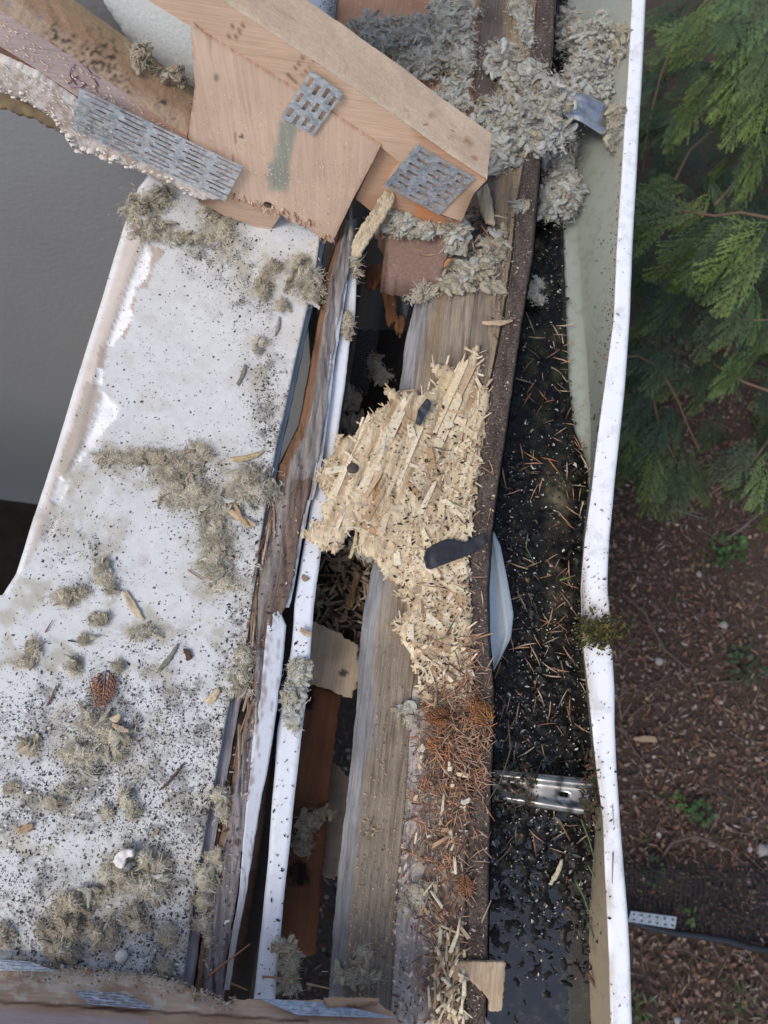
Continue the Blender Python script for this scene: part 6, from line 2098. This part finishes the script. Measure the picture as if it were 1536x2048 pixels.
def gtwig(pts, r, lab, col=(.11, .08, .07)):
    mb = MB()
    q = [P(x, y, z) for x, y, z in pts]
    ps = []
    for i in range(len(q) - 1):
        for s in range(5):
            ps.append(q[i].lerp(q[i + 1], s / 5) + Vector((nz(i + s * .3, 3.) * .01, nz(i + s * .3, 8.) * .01, 0)))
    ps.append(q[-1])
    mb.tube(ps, lambda t: r * (1 - .5 * t), 5, col)
    tag(mb.build('fallen_branch', CHIP), lab, 'branch', 'fallen branches on the garden floor')
gtwig([(1238, 1180, GZ), (1290, 1225, GZ + .03), (1330, 1300, GZ + .03), (1384, 1345, GZ + .02), (1400, 1400, GZ)], .008, 'bent branch slanting down from the rim just below the cedar')
gtwig([(1236, 1440, GZ), (1262, 1490, GZ + .02), (1292, 1530, GZ)], .007, 'short branch on the garden floor left of the flat wood offcut')
gtwig([(1262, 1430, GZ), (1290, 1410, GZ + .02), (1340, 1404, GZ)], .006, 'level thin branch above the flat wood offcut')
gtwig([(1236, 1582, GZ), (1290, 1580, GZ + .03), (1335, 1605, GZ)], .005, 'thin arched twig left of the green weeds')
gtwig([(1318, 1720, GZ), (1345, 1685, GZ + .05), (1390, 1672, GZ + .06), (1460, 1700, GZ + .06), (1510, 1745, GZ + .05), (1545, 1790, GZ)], .008, 'long arching branch above the black garden netting')
gtwig([(1440, 1085, GZ), (1480, 1060, GZ + .05), (1540, 1010, GZ + .1)], .009, 'grey branch rising to the right edge under the cedar', (.16, .13, .12))
gtwig([(1345, 1015, GZ + .05), (1385, 1030, GZ + .03), (1410, 1040, GZ)], .006, 'small grey branch just under the cedar tips', (.17, .14, .13))
gtwig([(1420, 1365, GZ), (1480, 1362, GZ + .02), (1520, 1335, GZ + .02)], .006, 'thin branch below the right hand weeds')
gtwig([(1480, 1560, GZ), (1510, 1590, GZ + .02), (1540, 1630, GZ)], .006, 'straight dark branch at the right edge below the weeds')
gtwig([(1470, 1400, GZ), (1485, 1430, GZ + .02), (1495, 1455, GZ)], .005, 'stubby branch at the right of the garden floor')
mb = MB()
gridpoly(mb, [(1268, 1474), (1290, 1471), (1314, 1473), (1315, 1484), (1290, 1484), (1268, 1480)], pz(GZ + .03), (0, 0, -.012), 3, jit=1, colf=lambda x, y: (.34, .24, .16))
tag(mb.build('wood_offcut', CHIP), 'flat tan wood offcut lying on the garden floor', 'offcut')
for x, y, r, lab in ((1318, 1322, 13, 'pale flat stone beside the bent branch'), (1447, 1250, 12, 'whitish stone below the clover weeds'), (1525, 1400 + 300, 16, 'pale stone at the right edge beside the arching branch'), (1355, 2040, 9, 'small white stone at the bottom of the garden'), (1398, 1148, 9, 'bluish white stone left of the clover weeds')):
    mb = MB()
    c0 = P(x, y, GZ)
    vs, fs, n = [], [], 10
    for i in range(6):
        th = math.pi * i / 5
        for j in range(n):
            d = Vector((math.sin(th) * math.cos(j * 2 * math.pi / n), math.sin(th) * math.sin(j * 2 * math.pi / n), math.cos(th) * .5))
            vs.append(c0 + d * r * .0019 * (1 + .35 * nz(d.x * 1.5 + x, d.y * 1.5, d.z)))
    fs = [(i * n + j, (i + 1) * n + j, (i + 1) * n + (j + 1) % n, i * n + (j + 1) % n) for i in range(5) for j in range(n)]
    mb.add(vs, fs, (.27, .255, .25))
    tag(mb.build('stone', PLASTER), lab, 'stone')
# weeds
def weed(px, py, n, r, lab, col, narrow=False):
    mb = MB()
    col = tuple(c * .75 for c in col)
    root = P(px, py, GZ)
    for k in range(n):
        a = random.uniform(0, 6.283)
        q = root + Vector((math.cos(a), math.sin(a), 0)) * r * math.sqrt(random.random()) + Vector((0, 0, random.uniform(.02, .08)))
        l_ = random.uniform(.015, .032)
        w_ = l_ * (.18 if narrow else .45)
        d = Vector((math.cos(a), math.sin(a), random.gauss(.1, .3))) * l_
        s = Vector((-math.sin(a), math.cos(a), random.gauss(0, .3))) * w_
        mb.add([q - d * .5, q - d * .1 + s, q + d * .3 + s * .8, q + d * .6, q + d * .3 - s * .8, q - d * .1 - s], [(0, 1, 2, 3), (0, 3, 4, 5)], vcol(col, .3))
        if k % 4 == 0:
            mb.tube([root + Vector((0, 0, -.02)), root.lerp(q, .6), q], .0012, 3, (.05, .06, .02))
    tag(mb.build('weed', LEAF), lab, 'plant', 'weeds on the garden floor')
weed(1440, 1110, 60, .10, 'broad leaved green weed highest on the garden floor under the cedar', (.045, .10, .025))
weed(1470, 1090, 14, .04, 'bright clover sprout touching the highest weed', (.06, .14, .03))
weed(1480, 1330, 50, .11, 'dull green weed patch at the right of the garden floor', (.05, .085, .035))
weed(1355, 1605, 24, .05, 'small light green weed left of its darker neighbour', (.08, .15, .03), True)
weed(1390, 1625, 34, .06, 'small dark green weed in the middle of the garden floor', (.05, .11, .03))
weed(1255, 1250, 14, .05, 'yellowish weed close to the gutter moss', (.09, .10, .03), True)
weed(1375, 1830, 20, .04, 'spiky green weed beside the steel plate on the ground', (.07, .12, .03), True)
weed(1265, 2010, 40, .08, 'green grassy weed at the bottom by the gutter', (.06, .11, .03), True)
weed(1480, 2010, 40, .11, 'green weed in the bottom right corner', (.06, .10, .03), True)
weed(1300, 1740, 26, .06, 'dark green weed behind the black netting', (.035, .07, .02))
weed(748, 610, 60, .16, 'leafy green plant seen deep through the upper hole', (.05, .14, .02))
weed(752, 665, 26, .09, 'smaller green plant seen deep through the hole below it', (.05, .13, .02))
# steel plate, netting and black hose on the ground
pl = thing('steel_plate', P(1305, 1838, .08), 'perforated steel plate lying on the black hose', 'plate')
nail_plate('plate_sheet', pl, [(1262, 1822), (1354, 1834), (1350, 1858), (1256, 1843)], pz(.10), (0, 0, -.002), 2, 6, slot=.3, frac=.3, ends=False, col=(.6, .63, .66))
mb = MB()
mb.tube([P(x, y, .06) + Vector((0, 0, .01 * nz(x * .02, 3.))) for x, y in [(1180, 1815), (1230, 1830), (1290, 1852), (1350, 1866), (1400, 1872), (1450, 1880), (1500, 1895), (1560, 1905)]], .016, 8, (.018, .02, .026))
tag(mb.build('hose', PLASTIC), 'black hose lying across the garden floor', 'hose')
mb = MB()
g0, g1, g2, g3 = P(1200, 1720, .10), P(1560, 1740, .10), P(1560, 1890, .05), P(1200, 1840, .05)
def gat(u, v):
    return g0.lerp(g1, u).lerp(g3.lerp(g2, u), v) + Vector((.012 * nz(u * 8, v * 4, 1), .012 * nz(u * 8, v * 4, 6), .03 * nz(u * 5, v * 3, 2)))
for i in range(37):
    mb.tube([gat(i / 36, j / 10) for j in range(11)], .0032, 3, (.012, .013, .016))
for j in range(15):
    mb.tube([gat(i / 28, j / 14) for i in range(29)], .0032, 3, (.012, .013, .016))
tag(mb.build('garden_netting', PLASTIC), 'black garden netting lying along the hose', 'netting')


# ================================================================ CEDARS
def frond_template(seed):
    """unit spray along +x: (verts, quads, tone per vert)"""
    r = random.Random(seed)
    V, Q, T = [], [], []
    def dia(a, b, w, tone):
        a, b = Vector(a), Vector(b)
        t = b - a
        n = Vector((-t.y, t.x, 0))
        n = n.normalized() * w if n.length > 1e-9 else n
        m_ = a.lerp(b, .45)
        o = len(V)
        V.extend([a, m_ + n, b, m_ - n])
        Q.append((o, o + 1, o + 2, o + 3))
        T.extend([tone * .75, tone, tone * 1.15, tone])
    def droop(x, y):
        return -.28 * x * x - .25 * abs(y) ** 1.5
    def pt(x, y):
        return (x, y, droop(x, y))
    dia(pt(0, 0), pt(1, 0), .012, .5)
    n = 12
    for i in range(n):
        t = (i + .5) / n
        for sg in (-1, 1):
            bl = (.50 * math.sin(math.pi * min(1, .22 + .8 * t)) ** 1.0 * (1.05 - t * .45)) * r.uniform(.5, 1.15)
            an = sg * (.68 - .25 * t + r.uniform(-.14, .14))
            bx, by = t * .93, 0
            px_, py2 = bx, by
            m = 6
            for j in range(1, m + 1):
                f_ = j / m
                a2 = an * (1 - .25 * f_)
                x2, y2 = bx + math.cos(a2) * bl * f_, by + math.sin(a2) * bl * f_
                tone = .75 + .45 * f_ * (.6 + .6 * t)
                dia(pt(px_, py2), pt(x2 + (x2 - px_) * .25, y2 + (y2 - py2) * .25), .0095, tone)
                if j < m:
                    for s2 in (-1, 1):
                        l2 = bl * .27 * (1 - .55 * f_) * r.uniform(.4, 1.3)
                        a3 = a2 + s2 * .55
                        dia(pt(x2, y2), pt(x2 + math.cos(a3) * l2, y2 + math.sin(a3) * l2), .0085, tone * r.uniform(.7, 1.25))
                px_, py2 = x2, y2
    return np.array([tuple(v) for v in V]), np.array(Q), np.array(T)
FT = [frond_template(s) for s in (1, 2, 3)]


def cedar(lab, base, twigs, sprays, cols, shade_cols, extra=0, far=None):
    """base: place of the trunk foot; twigs: lists of (px, py, z); sprays: (px, py, z, heading in degrees, length m)"""
    root = thing('cedar_tree', base, lab, 'tree', 'cedar trees beside the house')
    mb = MB()
    b = Vector(base)
    mb.tube([b + Vector((.03 * math.sin(i), .02 * i, .28 * i)) for i in range(11)], lambda t: .11 * (1 - .75 * t), 9, (.10, .065, .045))
    mb.build('trunk', WOODY, root)
    for tw in twigs:
        mb = MB()
        q = [P(*p) for p in tw]
        ps = []
        for i in range(len(q) - 1):
            for s in range(5):
                ps.append(q[i].lerp(q[i + 1], s / 5) + Vector((nz(i * 3 + s, 2.) * .006, nz(i * 3 + s, 5.) * .006, 0)))
        ps.append(q[-1])
        mb.tube(ps, lambda t: .0065 * (1 - .5 * t), 5, (.17, .11, .075))
        mb.build('branch', CHIP, root)
    VV, QQ, CC = [], [], []
    o = 0
    allsp = list(sprays)
    for (x, y, z, hd, ln) in sprays:
        allsp.append((x + random.uniform(-35, 35), y + random.uniform(-40, 25), z - random.uniform(.05, .25), hd + random.gauss(0, 25), ln * random.uniform(.6, 1.0)))
    for k in range(extra):
        x0, x1, y0, y1, z0, z1 = far
        x, y = random.uniform(x0, x1), random.uniform(y0, y1)
        allsp.append((x, y, random.uniform(z0, z1), random.uniform(130, 330), random.uniform(.22, .42)))
    nnear = 2 * len(sprays)
    bx, by = base[0], base[1]
    for k in range(46):                      # rest of the crown, out of view, added to block sky light
        h_ = random.uniform(.8, 6.5)
        an = random.uniform(0, 6.283)
        rr = random.uniform(.25, 1.0) * (1.25 - h_ * .13)
        if math.cos(an) * rr < -.55:
            continue
        allsp.append((bx + math.cos(an) * rr + .35, by + math.sin(an) * rr, h_, math.degrees(an), random.uniform(.5, .8)))
    for ii, (x, y, z, hd, ln) in enumerate(allsp):
        V, Q, T = FT[random.randrange(3)]
        c = random.choice(cols if ii < nnear else shade_cols)
        kcol = random.uniform(.7, 1.15)
        h = math.radians(hd)
        tilt = random.gauss(-.3, .35)
        roll = random.gauss(0, .5)
        M = Matrix.Rotation(h, 3, 'Z') @ Matrix.Rotation(-tilt, 3, 'Y') @ Matrix.Rotation(roll, 3, 'X')
        M = np.array(M)
        v = V.copy()
        v[:, 1] += .12 * random.uniform(-1, 1) * v[:, 0] ** 2
        p = np.array(P(x, y, z)) if ii < nnear + extra else np.array((x, y, z))
        VV.append(v * ln @ M.T + p)
        QQ.append(Q + o)
        o += len(V)
        cc = np.outer(T * kcol, np.array(c))
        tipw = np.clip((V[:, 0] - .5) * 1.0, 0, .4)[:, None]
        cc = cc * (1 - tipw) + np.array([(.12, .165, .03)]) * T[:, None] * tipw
        CC.append(cc)
    m_ = MB()
    m_.v = [tuple(r_) for r_ in np.vstack(VV)]
    m_.f = [tuple(r_) for r_ in np.vstack(QQ)]
    m_.c = [tuple(r_) for r_ in np.clip(np.vstack(CC), 0, 1)]
    m_.s = [(0, 0, 0)] * len(m_.v)
    m_.build('crown', LEAF, root, smooth=False)


GC = [(.100, .160, .050), (.120, .180, .052), (.085, .140, .060), (.135, .185, .046)]
GSHADE = [(.032, .064, .032), (.040, .072, .028), (.036, .064, .038)]  # darker greens for low and inner fronds, shade put into the colour
cedar('cedar with the highest bright green fronds at the top right corner', P(1760, 150, 0),
      [[(1560, -20, 2.0), (1500, 60, 1.95), (1488, 120, 1.9), (1490, 190, 1.8)], [(1285, 350, .5), (1296, 250, .7), (1322, 150, .9), (1345, 90, 1.0)]],
      [(1500, -60, 2.0, 245, .30), (1530, -20, 2.05, 250, .34), (1480, 20, 2.0, 240, .30), (1520, 60, 2.0, 262, .34), (1490, 100, 1.9, 255, .32), (1545, 130, 2.0, 265, .30), (1505, 170, 1.85, 262, .24), (1440, 60, 1.7, 235, .30), (1450, 130, 1.6, 230, .28), (1400, 180, 1.4, 250, .25),
       (1560, 60, 2.1, 250, .30), (1410, 20, 1.5, 240, .30), (1370, 210, 1.2, 250, .2)],
      GC, GSHADE, 95, (1225, 1640, -80, 260, .4, 1.0))
cedar('cedar with long fronds reaching left to the gutter rim', P(1720, 520, 0),
      [[(1560, 440, 1.7), (1480, 425, 1.7), (1430, 432, 1.7), (1350, 420, 1.65), (1270, 424, 1.6)], [(1350, 360, 1.3), (1380, 300, 1.2), (1420, 265, 1.2), (1450, 262, 1.1)], [(1430, 410, 1.5), (1480, 355, 1.45), (1540, 300, 1.4)]],
      [(1350, 375, 1.75, 175, .26), (1330, 395, 1.7, 200, .22), (1400, 420, 1.75, 188, .30), (1370, 430, 1.72, 185, .30), (1340, 440, 1.68, 210, .26), (1430, 440, 1.7, 235, .30), (1470, 440, 1.75, 240, .30), (1500, 450, 1.75, 230, .32), (1540, 440, 1.8, 235, .34),
       (1420, 360, 1.5, 300, .16), (1480, 240, 1.6, 300, .28), (1510, 250, 1.65, 285, .30), (1500, 290, 1.6, 270, .25), (1440, 480, 1.6, 220, .30), (1480, 500, 1.6, 230, .28), (1530, 500, 1.65, 240, .3), (1400, 480, 1.5, 225, .26)],
      GC + GSHADE[:1], GSHADE, 80, (1225, 1640, 240, 560, .4, 1.0))
cedar('darker lower cedar with bare twigs showing above the leaf litter', P(1740, 860, 0),
      [[(1232, 715, .9), (1275, 712, .95), (1320, 735, 1.0), (1355, 800, .95), (1375, 850, .9), (1400, 905, .8)], [(1300, 770, .7), (1318, 850, .7), (1350, 920, .65), (1395, 965, .6)], [(1560, 790, 1.1), (1490, 765, 1.1), (1430, 730, 1.0), (1410, 690, .9)],
       [(1560, 850, .8), (1500, 930, .7), (1440, 975, .6), (1390, 1010, .5)], [(1440, 590, 1.3), (1450, 640, 1.3), (1540, 640, 1.35)]],
      [(1380, 560, 1.3, 245, .3), (1340, 590, 1.2, 235, .28), (1440, 600, 1.35, 260, .28), (1500, 590, 1.4, 250, .3), (1360, 680, 1.1, 240, .3), (1420, 680, 1.2, 255, .28), (1530, 670, 1.3, 262, .3), (1480, 700, 1.15, 255, .26), (1300, 780, .9, 255, .3), (1330, 830, .9, 265, .3), (1310, 900, .8, 268, .26),
       (1360, 900, .85, 285, .3), (1390, 930, .8, 290, .25), (1510, 870, .95, 250, .28), (1540, 900, 1.0, 255, .3), (1275, 820, .8, 255, .28), (1265, 900, .7, 265, .26), (1345, 940, .75, 300, .25)],
      GC[:3] + GSHADE, GSHADE, 62, (1235, 1620, 520, 930, .2, .8))

def br_pl():
    x, y = (random.uniform(980, 1075), random.gauss(1575, 28)) if random.random() < .6 else (random.gauss(1180, 10), random.uniform(1500, 1650))
    return (x, y, L - .093 + (x - 980) * .0002 + random.random() * .006)
crumbs(330, br_pl, (.001, .0032), [(.02, .016, .012), (.045, .03, .02), (.10, .06, .035), (.03, .04, .015)], 'bracket_mulch', 'dark rotten leaf mulch smeared over both ends of the slotted bracket', 'mulch')
